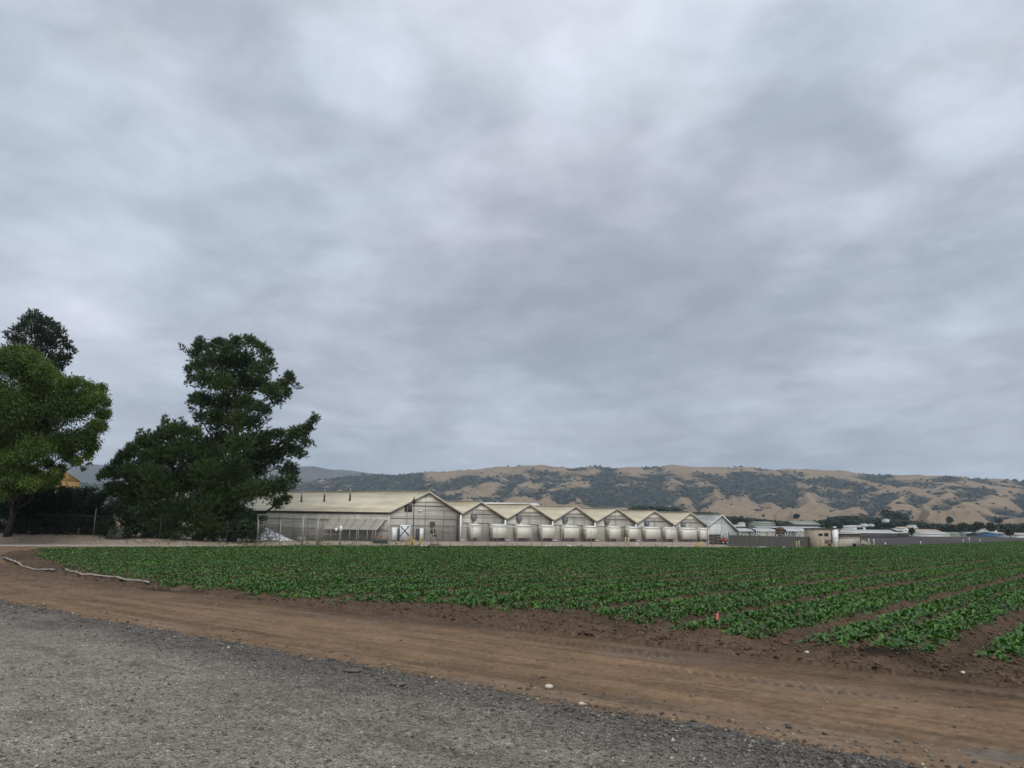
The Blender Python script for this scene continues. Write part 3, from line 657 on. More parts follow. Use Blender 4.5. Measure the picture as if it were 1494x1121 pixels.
# farther blue ridge
FAR = [(-900, 690), (-200, 686), (0, 684), (60, 681), (130, 680), (160, 682), (260, 676), (350, 680), (430, 683), (455, 683), (480, 687), (500, 688), (545, 693), (600, 697), (700, 702), (900, 708), (2400, 730)]
azf = np.radians(np.arange(-62, 62, .12)); tf = np.linspace(0, 1.25, 40); A_, T_ = np.meshgrid(azf, tf); A_, T_ = A_.ravel(), T_.ravel()
r = 5200 + 2000 * T_; x = r * np.sin(A_); y = r * np.cos(A_); px = hill_px(A_); cr = np.interp(px, [c[0] for c in FAR], [c[1] for c in FAR])
z = EYE + (horizon(px) - cr) / PF * y * np.clip(T_, 0, 1) ** .8 + (ridged(A_ * 16, r / 3000, 221) - .7) * 130 * np.clip(4 * T_ * (1.03 - T_), 0, 1) - sstep(1, 1.25, T_) * 250
n_ = len(azf); i = np.arange(39)[:, None] * n_ + np.arange(n_ - 1)[None, :]; Q = np.stack([i, i + 1, i + n_ + 1, i + n_], -1).reshape(-1, 4)
o = np_mesh('distant_ridge', np.c_[x, y, z], [Q[:, ::-1]], 'hill_grass', smooth=True, tone=np.clip(.75 + .5 * (fbm(x / 300, y / 300, 4, 225) - .4), 0, 1)); o['kind'] = 'structure'
# oaks over the slopes
g = np.random.default_rng(303); n = 60000
aa = np.radians(g.uniform(-37, 37, n)); tt = g.uniform(.04, 1.02, n) ** .8; x, y, z, px, q, gl = hill_surface(aa, tt); mk = veg_mask(x, y, px, q, gl)
keep = (g.random(n) < mk * .22 + .0045 + .02 * (mk > .05) * (mk < .95)); x, y, z = x[keep], y[keep], z[keep]; sz = g.uniform(3.2, 6.5, len(x)) * np.where(g.random(len(x)) < .15, 1.3, 1)
m, nt, bs = base_mat('oak_mass'); k = NT(nt); a = k.attr('tone'); k.l(k.ramp(a.outputs['Fac'], [(0, (.018, .026, .02)), (1, (.05, .062, .042))]), bs.inputs['Base Color']); bs.inputs['Roughness'].default_value = 1; bs.inputs['Specular IOR Level'].default_value = 0
def crown_lumps(x, y, z, sz, seed, flat=.8):
    gg = np.random.default_rng(seed); P_, S_ = [], []
    for k in range(4):
        P_.append(np.c_[x + gg.normal(0, .5, len(x)) * sz, y + gg.normal(0, .5, len(x)) * sz, z + sz * gg.uniform(.3, .8, len(x))]); S_.append(sz * gg.uniform(.5, .8, len(x)))
    P_ = np.concatenate(P_); S_ = np.concatenate(S_); return lumps(P_, S_, flat, seed, gg.random(len(P_)))
W, Fs, T = crown_lumps(x, y, z, sz, 5); o = np_mesh('hillside_oaks', W, [Fs], 'oak_mass', tone=T); tag(o, kind='stuff')
print('oaks', len(x))
# woods along the foot of the hills
def wood(name, spans, seed):
    gg = np.random.default_rng(seed); X, Yy, Z, S = [], [], [], []
    for (px0, px1, top0, top1, bot, Y, dens) in spans:
        n = int((px1 - px0) * dens)
        for _ in range(n):
            f = gg.random(); px = px0 + (px1 - px0) * f; top = top0 + (top1 - top0) * f; yy = Y * gg.uniform(.94, 1.1)
            py = top + 2 + gg.random() ** 1.3 * max(bot - top - 3, 1); p = P(px, py, yy); s = gg.uniform(1.6, 3.4) * Y / 900 * 1.2
            X.append(p[0]); Yy.append(p[1]); Z.append(p[2] - s * .6); S.append(s)
    W, Fs, T = crown_lumps(np.array(X), np.array(Yy), np.array(Z), np.array(S), seed); o = np_mesh(name, W, [Fs], 'oak_mass', tone=T); tag(o, kind='stuff')
wood('distant_wood', [(1040, 1062, 750, 754, 768, 760, 6), (1060, 1105, 753, 757, 770, 760, 7), (1105, 1140, 756, 761, 768, 780, 5), (1138, 1160, 760, 764, 767, 800, 4), (925, 990, 738, 741, 745, 1000, 3.5), (985, 1050, 745, 749, 752, 950, 2.5),
                      (1192, 1215, 759, 756, 769, 720, 6), (1212, 1250, 754, 752, 769, 740, 7), (1245, 1300, 756, 757, 769, 760, 6), (1300, 1345, 757, 762, 771, 740, 5), (1290, 1320, 742, 750, 760, 900, 4), (1340, 1400, 762, 766, 777, 640, 5), (1400, 1494, 766, 764, 777, 640, 5), (1494, 1640, 764, 766, 780, 620, 5)], 401)
# ------------------------------------------------------------------ single trees in the valley
def far_tree(label, px, top, bot, wpx, Y, group='trees beyond the ploughed field'):
    g = np.random.default_rng(int(px * 7 + top)); h = (bot - top) * Y / PF; w = wpx * Y / PF
    b = P(px, bot, Y); cl = []
    for _ in range(16):
        q = g.normal(0, 1, 3); q /= np.linalg.norm(q); q *= g.random() ** .4
        cl.append((b[0] + q[0] * w * .36, b[1] + q[1] * w * .36, b[2] + h * .58 + q[2] * h * .30, min(w, h) * g.uniform(.16, .24)))
    t = thing('tree', label, 'tree', b, group)
    trunk_mesh(b - Zup * .8, b + Zup * h * .7, w * .03 + .1, .06, [np.array(c[:3]) for c in cl[:6]], g, 6).build('trunk', 'bark', t)
    V, F, T = leaf_mesh(cl, 60 / max(.3, (w / 9)), g, max(.5, Y / PF * 2.0), max(.35, Y / PF * 1.4), 0); np_mesh('crown', V, [F], 'oak_leaf', t, tone=T)
for a in [('broad dark round tree left of its equally large neighbour beyond the pale green greenhouse', 1405.5, 762.5, 776.5, 21, 480), ('broad dark round tree whose top stands highest beyond the ploughed field', 1426, 761.5, 776.5, 20, 475),
          ('dark tree rising just behind the white roofed shed and the blue shed', 1446, 764, 777, 16, 520), ('deep green tree immediately right of the blue shed', 1474, 771, 784.5, 13, 400), ('dark green tree at the right edge behind the pale grey shed', 1491, 767, 781, 16, 450),
          ('dark tree between the end of the long white roof and the tan roofed building', 1330, 771, 781.5, 10, 385), ('small dark tree standing behind the left part of the pump house roof', 1207, 763, 772.5, 8, 260), ('low wide dark tree behind the white tank of the pump house', 1225, 766.5, 773, 12, 270),
          ('lone round oak on the bare golden slope above the pump house', 1163, 751, 758, 10, 900), ('lone grey green tree on the golden slope above the blue shed', 1458, 757, 764, 14, 900), ('small upright tree beside the end of the distant wood on the golden slope', 1386, 755.5, 764, 9, 880),
          ('slim dark tree left of the two broad round trees beyond the field', 1390, 766, 777, 8, 500), ('low dark tree between the blue shed and the pale grey shed', 1482, 777, 785, 8, 410)]: far_tree(*a)
for lab, x0, x1, y0, y1, Y in (('long low dark clipped hedge behind the long white roof', 1263, 1289, 767.5, 773, 420), ('short dark hedge at the right end of the long white roof', 1291, 1306, 771, 774.5, 410)):
    g = np.random.default_rng(int(x0)); cl = [(*P(px, (y0 + y1) / 2, Y), (y1 - y0) * .5 * Y / PF) for px in np.arange(x0, x1, 2.0)]; b = P((x0 + x1) / 2, y1, Y)
    t = thing('hedge', lab, 'hedge', b); V, F, T = leaf_mesh(cl, 40, g, .7, .5, 0); np_mesh('foliage', V, [F], 'oak_leaf', t, tone=T)

# ------------------------------------------------------------------ building materials
A = np.array([math.sin(rad(56)), math.cos(rad(56)), 0]); B = np.array([-.869, .496, 0]); NW = np.array([A[1], -A[0], 0])   # front line, length, front normal
ribbed('roof_sheet', (.55, .495, .36, 1), (.49, .44, .32, 1), (.40, .36, .265, 1), 9, tuple(B), .5, .25, .25)
ribbed('white_roof_sheet', (.42, .43, .42, 1), (.32, .33, .33, 1), (.21, .22, .22, 1), 9, tuple(B), .5, .3, .25)
ribbed('gable_sheet', (.50, .48, .415, 1), (.43, .415, .355, 1), (.28, .265, .225, 1), 12, tuple(A), .35, .5, .25)
ribbed('pale_gable_sheet', (.58, .60, .57, 1), (.5, .52, .5, 1), (.38, .4, .385, 1), 12, tuple(A), .35, .5, .25)
ribbed('side_sheet', (.52, .495, .43, 1), (.45, .43, .37, 1), (.3, .285, .24, 1), 12, tuple(B), .4, .45, .25)
pmat('top_panel', (.6, .56, .46, 1), (.5, .47, .38, 1), 1.2, .4)
pmat('cooler_sheet', (.68, .64, .555, 1), (.63, .595, .515, 1), 1.5, .5, stretch=(1, 1, .3))
pmat('cooler_end', (.36, .34, .29, 1), (.28, .265, .225, 1), 1.5, .55)
pmat('white_paint', (.72, .72, .70, 1), (.55, .55, .52, 1), 3, .5)
pmat('aged_white', (.46, .46, .44, 1), (.30, .30, .285, 1), .5, .6)
pmat('dull_galv', (.12, .12, .112, 1), (.07, .07, .066, 1), 8, .7)
pmat('tank_white', (.78, .78, .75, 1), (.68, .68, .64, 1), .8, .5)
pmat('galv', (.33, .33, .315, 1), (.23, .23, .22, 1), 8, .5, metal=.4)
pmat('dark_steel', (.05, .048, .045, 1), (.03, .029, .028, 1), 6, .6)
pmat('fan_steel', (.2, .205, .21, 1), (.11, .113, .118, 1), 5, .4, metal=.3)
pmat('steel_frame', (.28, .265, .23, 1), (.2, .19, .165, 1), 4, .6)
pmat('eave_board', (.035, .033, .03, 1), None, 4, .7)
pmat('rake_trim', (.5, .46, .38, 1), (.38, .35, .28, 1), 4, .6)
pmat('yellow_paint', (.55, .36, .06, 1), (.42, .27, .05, 1), 6, .5)
pmat('pale_yellow', (.5, .43, .22, 1), (.38, .32, .17, 1), 5, .6)
pmat('red_paint', (.34, .045, .03, 1), (.22, .03, .02, 1), 5, .5)
pmat('teal_paint', (.09, .16, .15, 1), (.06, .11, .11, 1), 5, .6)
pmat('rust', (.13, .085, .065, 1), (.06, .045, .038, 1), 4, .9, .4)
pmat('wood', (.25, .185, .12, 1), (.15, .11, .075, 1), 3, .85, .3, stretch=(1, 1, .2))
pmat('dark_wood', (.06, .045, .035, 1), (.035, .028, .022, 1), 3, .9)
pmat('concrete', (.40, .37, .32, 1), (.3, .275, .235, 1), 1.6, .9, .3)
pmat('stucco', (.36, .30, .225, 1), (.30, .25, .19, 1), 1.4, .9, .3)
pmat('orange_wall', (.34, .215, .085, 1), (.28, .175, .07, 1), 1.2, .85, .2)
pmat('dark_glass', (.012, .013, .015, 1), (.02, .02, .022, 1), 2, .25, spec=.5)
pmat('shade_cloth', (.32, .30, .26, 1), (.25, .235, .2, 1), 2, .9, .3)
pmat('screen_cloth', (.082, .085, .076, 1), (.058, .06, .054, 1), 1.3, .85, .3, stretch=(1, 1, .15))
pmat('rubber', (.018, .018, .018, 1), None, 8, .8)
pmat('white_plastic', (.75, .76, .78, 1), (.6, .62, .65, 1), 4, .4)
pmat('hose_fabric', (.27, .245, .22, 1), (.17, .15, .13, 1), 9, .75, .3)
pmat('pink_plastic', (.78, .2, .17, 1), (.66, .15, .13, 1), 9, .5)
pmat('blue_paint', (.06, .13, .24, 1), (.05, .105, .2, 1), .6, .5)
pmat('pale_green_roof', (.24, .26, .21, 1), (.19, .21, .17, 1), .4, .7)
pmat('tan_roof', (.42, .34, .26, 1), (.35, .28, .215, 1), .4, .7)
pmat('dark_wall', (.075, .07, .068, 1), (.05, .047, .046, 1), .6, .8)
pmat('brown_dirt', (.12, .095, .075, 1), (.07, .055, .045, 1), 6, .95, .6)
pmat('stone', (.55, .50, .43, 1), (.38, .34, .29, 1), 12, .85, .5)
pmat('asphalt_chunk', (.13, .125, .115, 1), (.06, .058, .055, 1), 14, .95, .8)

# ------------------------------------------------------------------ greenhouses
YG = 104.0; C0 = P(566, 790, YG); C0z = C0[2]
def s_of(px, py):
    d = ray(px, py); r = d[0] / d[1]; return (r * C0[1] - C0[0]) / (A[0] - r * A[1])
def on_front(px, py):
    s = s_of(px, py); return P(px, py, C0[1] + s * A[1])
VAL = [(566, 747.5), (672, 750.0), (736.8, 757.6), (805.8, 759.8), (867.4, 761.4), (926.9, 763.8), (981.7, 766.6), (1030.7, 768.3), (1075, 775)]
RID = [(624, 718), (699.5, 732.5), (771, 736.2), (838, 738.9), (898.5, 742.4), (953, 745.6), (1005.5, 748.3), (1050.8, 751.4)]
LAB = ['large tan roofed greenhouse nearest the pines with three vent pipes on its roof', 'narrow tan roofed greenhouse gable adjoining the large greenhouse with the vent pipes', 'tan roofed greenhouse gable third from the left, with a white strip roof showing above it', 'tan roofed greenhouse gable fourth from the left, behind the white plastic scraps',
       'tan roofed greenhouse gable fifth from the left, left of the two paired yellow bollards', 'tan roofed greenhouse gable sixth from the left, behind the two paired yellow bollards', 'last tan roofed greenhouse gable, against the white roofed greenhouse', 'white roofed greenhouse with a pale grey gable at the right end of the row']
def base_at(px): return float(np.interp(px, [560, 700, 880, 1035, 1080], [790, 789.6, 790.2, 791, 791]))
COOL = {1: [(681, 696)], 2: [(713, 735), (748.5, 771)], 3: [(784.5, 807), (817, 840)], 4: [(849, 872.5), (883, 900)], 5: [(911, 932), (936, 959)], 6: [(965, 986), (989, 1012)], 7: []}
COOL = {1: [(681, 696), (713, 735)], 2: [(748.5, 771), (784.5, 804.5)], 3: [(817, 840), (849, 866.5)], 4: [(883, 900), (911, 926)], 5: [(936, 959), (965, 981)], 6: [(989, 1012), (1015, 1030)], 7: []}
def greenhouse(k):
    e0, e1, rd = on_front(*VAL[k]), on_front(*VAL[k + 1]), on_front(*RID[k])
    white = k == 7; Lg = 30.0; LL = B * Lg + Zup * (.5 if k == 0 else .25)
    z0 = on_front(VAL[k][0], base_at(VAL[k][0]))[2]; z1 = on_front(VAL[k + 1][0], base_at(VAL[k + 1][0]))[2]
    b0 = np.array([e0[0], e0[1], z0]); b1 = np.array([e1[0], e1[1], z1]); e0 = e0 + A * .05; b0 = b0 + A * .05; e1 = e1 - A * .05; b1 = b1 - A * .05
    t = thing('greenhouse', LAB[k], 'greenhouse', b0, 'greenhouses in the row')
    dn = Zup * 1.0
    mb = MB(); mb.prism([b0 - dn, b1 - dn, e1 - Zup * .06, rd - Zup * .1, e0 - Zup * .06], B * .06); mb.build('front_wall', 'pale_gable_sheet' if white else 'gable_sheet', t)
    # roof: two sloping sheets with a small overhang, a cap over the ridge
    oh = -B * .35; th = Zup * .07; roof = 'white_roof_sheet' if white else 'roof_sheet'
    mb = MB()
    for e in (e0, e1):
        ed = e + (e - rd) * .02
        mb.prism([ed + oh, rd + oh, rd + LL, ed + LL], th)
    rf = mb.build('roof', roof, t)
    MB().beam(rd + oh * 1.02 + Zup * .1, rd + LL + Zup * .1, .34, .07).build('ridge_cap', roof, rf)
    for e in (e0, e1):
        MB().beam(e + oh * 1.05 + (e - rd) * .02 + Zup * .0, rd + oh * 1.05 + Zup * .0, .07, .17).build('rake_trim', 'rake_trim' if not white else 'white_paint', rf)
    # side walls and the back
    sw = MB()
    sw.prism([b0 - dn + B * .07, b0 - dn + LL, e0 - Zup * .12 + LL, e0 - Zup * .12 + B * .07], A * .05).build('side_wall', 'side_sheet', t)
    MB().prism([b1 - dn + B * .07, b1 - dn + LL, e1 - Zup * .12 + LL, e1 - Zup * .12 + B * .07], -A * .05).build('side_wall', 'side_sheet', t)
    MB().prism([b0 - dn + LL * .998, b1 - dn + LL * .998, e1 - Zup * .14 + LL * .998, rd - Zup * .16 + LL * .998, e0 - Zup * .14 + LL * .998], -B * .05).build('back_wall', 'side_sheet', t)
    MB().beam(e1 - Zup * .06 + oh * .9 + A * .05, e1 - Zup * .06 + LL + A * .05, .16, .13).build('gutter', 'galv', t)
    # frame on the gable
    pr = NW * .05
    def gab(f, h):   # point on the gable: f along the front 0..1, h share of height up to the roof line there
        b = b0 + (b1 - b0) * f; fr = np.dot(rd - b0, A) / np.dot(b1 - b0, A)
        top = e0 + (rd - e0) * (f / fr) if f < fr else rd + (e1 - rd) * ((f - fr) / (1 - fr))
        return np.array([b[0], b[1], b[2] + (top[2] - b[2]) * h]) + pr
    fm = 'galv' if white else 'steel_frame'
    for f in ((.5,) if white else (.25, .5, .76)):
        MB().beam(gab(f, .02), gab(f, .965), .06, .05, NW).build('mullion', fm, t)
    ez = min(e0[2], e1[2]) - b0[2]
    def level(z, f0, f1): return [np.array([*(b0 + (b1 - b0) * f)[:2], b0[2] + (b1[2] - b0[2]) * f + z]) + pr * 1.3 for f in (f0, f1)]
    if not white:
        rh = rd[2] - b0[2]; lv = [(ez * .8, .03, .97)] + ([(ez + (rh - ez) * .28, .22, .8)] if k else [(ez + (rh - ez) * .34, .26, .8), (ez * .55, .03, .97)])
        for z, f0, f1 in lv: q = level(z, f0, f1); MB().beam(q[0], q[1], .07, .05, NW).build('girt', fm, t)
        za = ez + (rh - ez) * .5
        q = level(za, .30, .70); ap = rd + pr * .5 - Zup * .5
        mb = MB(); lo = [q[0] - pr * .8, q[1] - pr * .8, level(za + (rh - ez) * .22, .41, .59)[1] - pr * .8, level(za + (rh - ez) * .22, .41, .59)[0] - pr * .8]; mb.prism(lo, NW * .03).build('gable_panel', 'top_panel', t)
        # round exhaust fan with a small white bracket
        if k:
            c = level(ez + (rh - ez) * .08, .27, .5)[0] + NW * .12; r = .44
            mb = MB(); mb.tube([c - NW * .15, c + NW * .28], [r, r * .97], 18); mb.tube([c + NW * .28, c + NW * .285], [r * .97, r * .9], 18); fan = mb.build('exhaust_fan', 'fan_steel', t)
            mb = MB()
            for j in range(3):
                w = r * 1.02 * math.cos((j - 1) * .8); mb.beam(c + NW * .3 - A * w + Zup * (j - 1) * .32, c + NW * .3 + A * w + Zup * (j - 1) * .32, .03)
            mb.tube([c + NW * .28, c + NW * .34], .13, 10); mb.build('fan_guard', 'galv', fan)
            MB().pbox(c - Zup * .98 + A * .1, A * .34, NW * .22, Zup * .26).build('fan_motor', 'white_paint', fan)
    # white downpipe at the valley on the right, corner post at the left
    d0 = np.array([e1[0], e1[1], z1]) + NW * .16; wide = .24 if k < 7 else .1
    if k < 7:
        mb = MB(); mb.beam(d0 + Zup * .12, np.array([e1[0], e1[1], e1[2] - .12]) + NW * .16, wide, .16, NW); mb.beam(d0 + Zup * .12 - A * .1, d0 + Zup * .12 + A * .75, .16, .14); mb.build('downpipe', 'tank_white', t)
        MB().beam(b1 + NW * .06 - A * .42, np.array([e1[0], e1[1], e1[2] - .25]) + NW * .06 - A * .42, .2, .06, NW).build('corner_post', 'dark_steel', t)
    MB().beam(b0 + NW * .04 + A * .1, np.array([e0[0], e0[1], e0[2] - .1]) + NW * .04 + A * .1, .13, .08, NW).build('corner_post', 'galv' if k else 'top_panel', t)
    for (x0, x1) in COOL[k] if k in COOL else []:
        pm = (x0 + x1) / 2; a = on_front(x0, base_at(x0)); c = on_front(x1, base_at(x1)); D = 1.25
        lenA = np.linalg.norm(c - a) * .88; o_ = a + Zup * .45; ty = 2.2
        # profile in the plane across the wall, extruded along the front
        prof = [o_ + NW * .02, o_ + NW * D, o_ + NW * D + Zup * (ty - .48), o_ + NW * .02 + Zup * (ty - .18)]
        cb = MB().prism([q for q in prof], A * lenA).build('cooler_box', 'cooler_sheet', t)
        tp = MB(); tp.prism([prof[3] + Zup * .01 - A * .05, prof[2] + Zup * .01 + NW * .08 - A * .05, prof[2] + Zup * .07 + NW * .08 - A * .05, prof[3] + Zup * .07 - A * .05], A * (lenA + .1)); tp.build('cooler_lid', 'white_paint', cb)
        MB().pbox(o_ - A * .02 + NW * .1 + Zup * .06, -A * .025, NW * (D - .2), Zup * (ty - .8)).build('cooler_pad', 'cooler_end', cb)
        lg = MB()
        for q in (.06, lenA - .12):
            lg.beam(o_ + NW * (D - .1) + A * q - Zup * .5, o_ + NW * (D - .1) + A * q, .08)
            lg.beam(o_ + NW * .25 + A * q - Zup * .5, o_ + NW * .25 + A * q, .08)
        lg.build('cooler_leg', 'steel_frame', cb)
    return t, e0, e1, rd, b0, b1, LL
GH = [greenhouse(k) for k in range(8)]
# large greenhouse: vent pipes, doors, eave board, side posts
t, e0, e1, rd, b0, b1, LL = GH[0]
def roof_pt(px, py):   # where a sight line meets the left roof slope
    n = np.cross(rd - e0, LL); d = ray(px, py); o_ = np.array([0, 0, EYE]); return o_ + d * (np.dot(e0 - o_, n) / np.dot(d, n))
for px, pb, pt_ in ((439.5, 733, 718.5), (473, 732.5, 716.5), (510.5, 731.5, 714.5)):
    p = roof_pt(px, pb); h = (pb - pt_) * p[1] / PF
    v = MB().tube([p - Zup * .1, p + Zup * h * .55], .13, 10).build('vent_pipe', 'dark_steel', t); MB().tube([p + Zup * h * .55, p + Zup * h], [.1, .1], 10).build('pipe_top', 'galv', v)
    MB().lathe(p + Zup * h, [(.2, 0), (.2, .06), (.03, .2)], 10).build('rain_cap', 'galv', v)
MB().beam(e0 - Zup * .13 - B * .3 - A * .1, e0 - Zup * .13 + LL - A * .1, .05, .2).build('eave_board', 'eave_board', t)
for i in range(1, 11): q = b0 + LL * (i / 10.4); MB().beam(q - A * .03, q - A * .03 + Zup * (e0[2] - b0[2] - .22 + .5 * i / 10.4), .09, .06, A).build('side_post', 'steel_frame', t)
for f in (.38, .72): MB().beam(b0 + Zup * (e0[2] - b0[2]) * f - A * .06, b0 + LL + Zup * (e0[2] - b0[2]) * f - A * .06, .05, .05).build('side_rail', 'steel_frame', t)
def front_rect(name, x0, y0, x1, y1, mat, out, th, parent=None, label=None):
    a, c = on_front(x0, y1), on_front(x1, y1); h = on_front(x0, y0)[2] - a[2]; c = np.array([c[0], c[1], a[2]])
    return MB().pbox(a + NW * out, c - a, NW * th, Zup * h).build(name, mat, parent, label=label)
front_rect('door', 571, 769.5, 578.5, 788.6, 'white_plastic', .08, .06, t); dd = front_rect('door', 582.5, 766, 597.5, 788.8, 'white_plastic', .08, .06, t, 'wide white door braced with a dark cross')
mb = MB(); q = [on_front(584, 768) + NW * .2, on_front(596, 781.5) + NW * .2, on_front(582.3, 782.5) + NW * .2, on_front(596, 767.5) + NW * .2]; mb.beam(q[0], q[1], .1, .05, NW); mb.beam(q[2], q[3], .1, .05, NW); mb.build('cross_brace', 'dark_steel', dd)
front_rect('door', 611.5, 771, 617, 787.5, 'white_plastic', .08, .06, t); front_rect('dark_opening', 590, 736, 601, 746.5, 'dark_wall', .04, .03, t)
front_rect('wall_panel', 578.5, 772, 582.5, 789, 'dark_wall', .07, .02, t); front_rect('wall_panel', 606, 772, 611.3, 788, 'dark_wall', .07, .02, t)
front_rect('louvre', 627, 761, 634, 770, 'dark_wall', .07, .05, t); front_rect('window', 627.5, 772, 634.5, 778, 'dark_glass', .09, .05, t)
front_rect('sign_board', 609.5, 744.2, 616, 746.6, 'white_paint', .07, .02, t)
# shade cloth lean-to along its side wall
SN = np.array([-B[1], B[0], 0]); SN = SN / np.linalg.norm(SN)
sd = lambda px, py, off: (lambda d: np.array([0, 0, EYE]) + d * (np.dot(b0 + SN * off - np.array([0, 0, EYE]), SN) / np.dot(d, SN)))(ray(px, py))
t2 = thing('shade_awning', 'sloping grey shade cloth awning along the side of the large greenhouse', 'awning', sd(509, 788, 2.6))
tl, tr, bl, br = sd(480, 757.5, .15), sd(562.5, 757.8, .15), sd(470, 772.5, 2.7), sd(549.5, 773.2, 2.7)
mb = MB(); n_ = 9; nrm = unit(np.cross(tr - tl, bl - tl)); V = []; 
for i in range(n_ + 1):
    for j in range(5):
        f, h = i / n_, j / 4; p = (tl + (tr - tl) * f) * (1 - h) + (bl + (br - bl) * f) * h; V.append(p - Zup * .09 * math.sin(math.pi * h) * (1 - abs(math.cos(f * n_ * math.pi * .5)) * .5))
mb.add(V, [(i * 5 + j, (i + 1) * 5 + j, (i + 1) * 5 + j + 1, i * 5 + j + 1) for i in range(n_) for j in range(4)]); V2 = [p - Zup * .03 for p in V]; mb.add(V2, [(i * 5 + j, i * 5 + j + 1, (i + 1) * 5 + j + 1, (i + 1) * 5 + j) for i in range(n_) for j in range(4)])
mb.build('shade_cloth', 'shade_cloth', t2, smooth=True)
MB().beam(tr + Zup * .04, br + Zup * .04, .1, .08).build('end_beam', 'top_panel', t2); MB().beam(bl - B * .2, br - B * .1, .07).build('front_beam', 'galv', t2)
for f in (.02, .17, .34, .52, .68, .84, .98):
    p = bl + (br - bl) * f; gz = float(ground_z(p[0], p[1])); MB().beam([p[0], p[1], gz - .2], p, .07).build('post', 'galv', t2)
for f in (.02, .2, .36, .5, .68, .86): MB().beam(tl + (tr - tl) * f + Zup * .03, bl + (br - bl) * f + Zup * .03, .05).build('rafter', 'steel_frame', t2)

# white strip roof behind the third gable, long white house behind
p0 = P(700, 733.2, 150); p1 = P(784, 734.2, 158); t = thing('greenhouse', 'long white roofed greenhouse showing only as a white strip above the third gable', 'greenhouse', np.array([p0[0], p0[1], .4]))
ax = unit(p1 - p0); nn = np.array([ax[1], -ax[0], 0]); L_ = np.linalg.norm(p1 - p0)
mb = MB(); mb.prism([p0 + nn * 3 - Zup * 1.5, p0, p0 - nn * 3 - Zup * 1.5], p1 - p0).build('roof', 'white_paint', t)
MB().pbox(np.array([p0[0], p0[1], .2]) - nn * 2.8, p1 - p0 - Zup * (p1 - p0)[2], nn * 5.6, Zup * (p0[2] - 2.1)).build('wall', 'gable_sheet', t)
# ------------------------------------------------------------------ fences
def gz(x, y): return float(ground_z(x, y, False))
def gpt(px, Y, py=790):
    p = P(px, py, Y); p[2] = gz(p[0], p[1]); return p
def wires(pts, h, z0=.06, step=.085, w=.003):
    """chain link cloth: two families of slanting wires, real strips"""
    V, F = [], []
    pts = [np.asarray(p, float) for p in pts]; seg = [np.linalg.norm((b - a)[:2]) for a, b in zip(pts, pts[1:])]; cum = np.cumsum([0] + seg); L = cum[-1]
    X = np.array([p[0] for p in pts]); Yv = np.array([p[1] for p in pts]); Z = np.array([p[2] for p in pts])
    at = lambda s, z: np.array([np.interp(s, cum, X), np.interp(s, cum, Yv), np.interp(s, cum, Z) + z])
    for sg in (1, -1):
        s = -h
        while s < L + h:
            a, b = (s, z0), (s + h, z0 + h)
            if sg < 0: a, b = (s + h, z0), (s, z0 + h)
            lo, hi = max(0, min(a[0], b[0])), min(L, max(a[0], b[0]))
            if hi - lo > .02:
                zz = lambda q: z0 + h * ((q - s) / h if sg > 0 else 1 - (q - s) / h)
                p, q = at(lo, zz(lo)), at(hi, zz(hi)); up = np.array([0, 0, w]); i = len(V); V += [p, p + up, q + up, q]; F.append((i, i + 1, i + 2, i + 3))
            s += step
    return np.array(V), np.array(F)
def fence(label, posts, rail=True, h=2.3, pr=.035, cloth=True, top_h=None, name='chain_link_fence', barb=True, mats=None, wm='galv'):
    """posts: list of (base point, post height)"""
    b = posts[0][0]; t = thing(name, label, 'fence', b)
    for i, (p, ph) in enumerate(posts): MB().tube([p - Zup * .2, p + Zup * ph], pr, 8).build('post', mats[i] if mats else 'galv', t)
    if rail:
        m = MB()
        for (p, _), (q, _) in zip(posts, posts[1:]): m.tube([p + Zup * h, q + Zup * h], .024, 6)
        m.build('top_rail', wm, t)
    elif barb:
        m = MB()
        for z in (h, h - .25):
            for (p, _), (q, _) in zip(posts, posts[1:]): m.tube([p + Zup * z, q + Zup * z], .008, 4)
        m.build('wire', 'galv', t)
    if cloth: V, F = wires([p for p, _ in posts], h); np_mesh('wire_mesh', V, [F], wm, t)
    return t
def pyh(py, p): # height above p of a sight line row py at p's own distance
    x, y = project(p); return (y - py) * p[1] / PF
fence('chain link fence under the dark hedge, its pale leaning post standing clear at the left', [(gpt(-70, 92), 2.4), (gpt(40, 92), 2.4), (gpt(135, 92), 3.2), (gpt(232, 93), 2.4), (gpt(330, 94), 2.7), (gpt(374, 93.5), 3.3)], True, 2.35, mats=['dull_galv', 'dull_galv', 'galv', 'dull_galv', 'dull_galv', 'galv'], wm='dull_galv')
fence('chain link fence in front of the white rubble heap', [(gpt(375.5, 93.0), 2.8), (gpt(408, 92.6), 3.0), (gpt(440, 92.2), 3.5)], True, 2.55, .042)
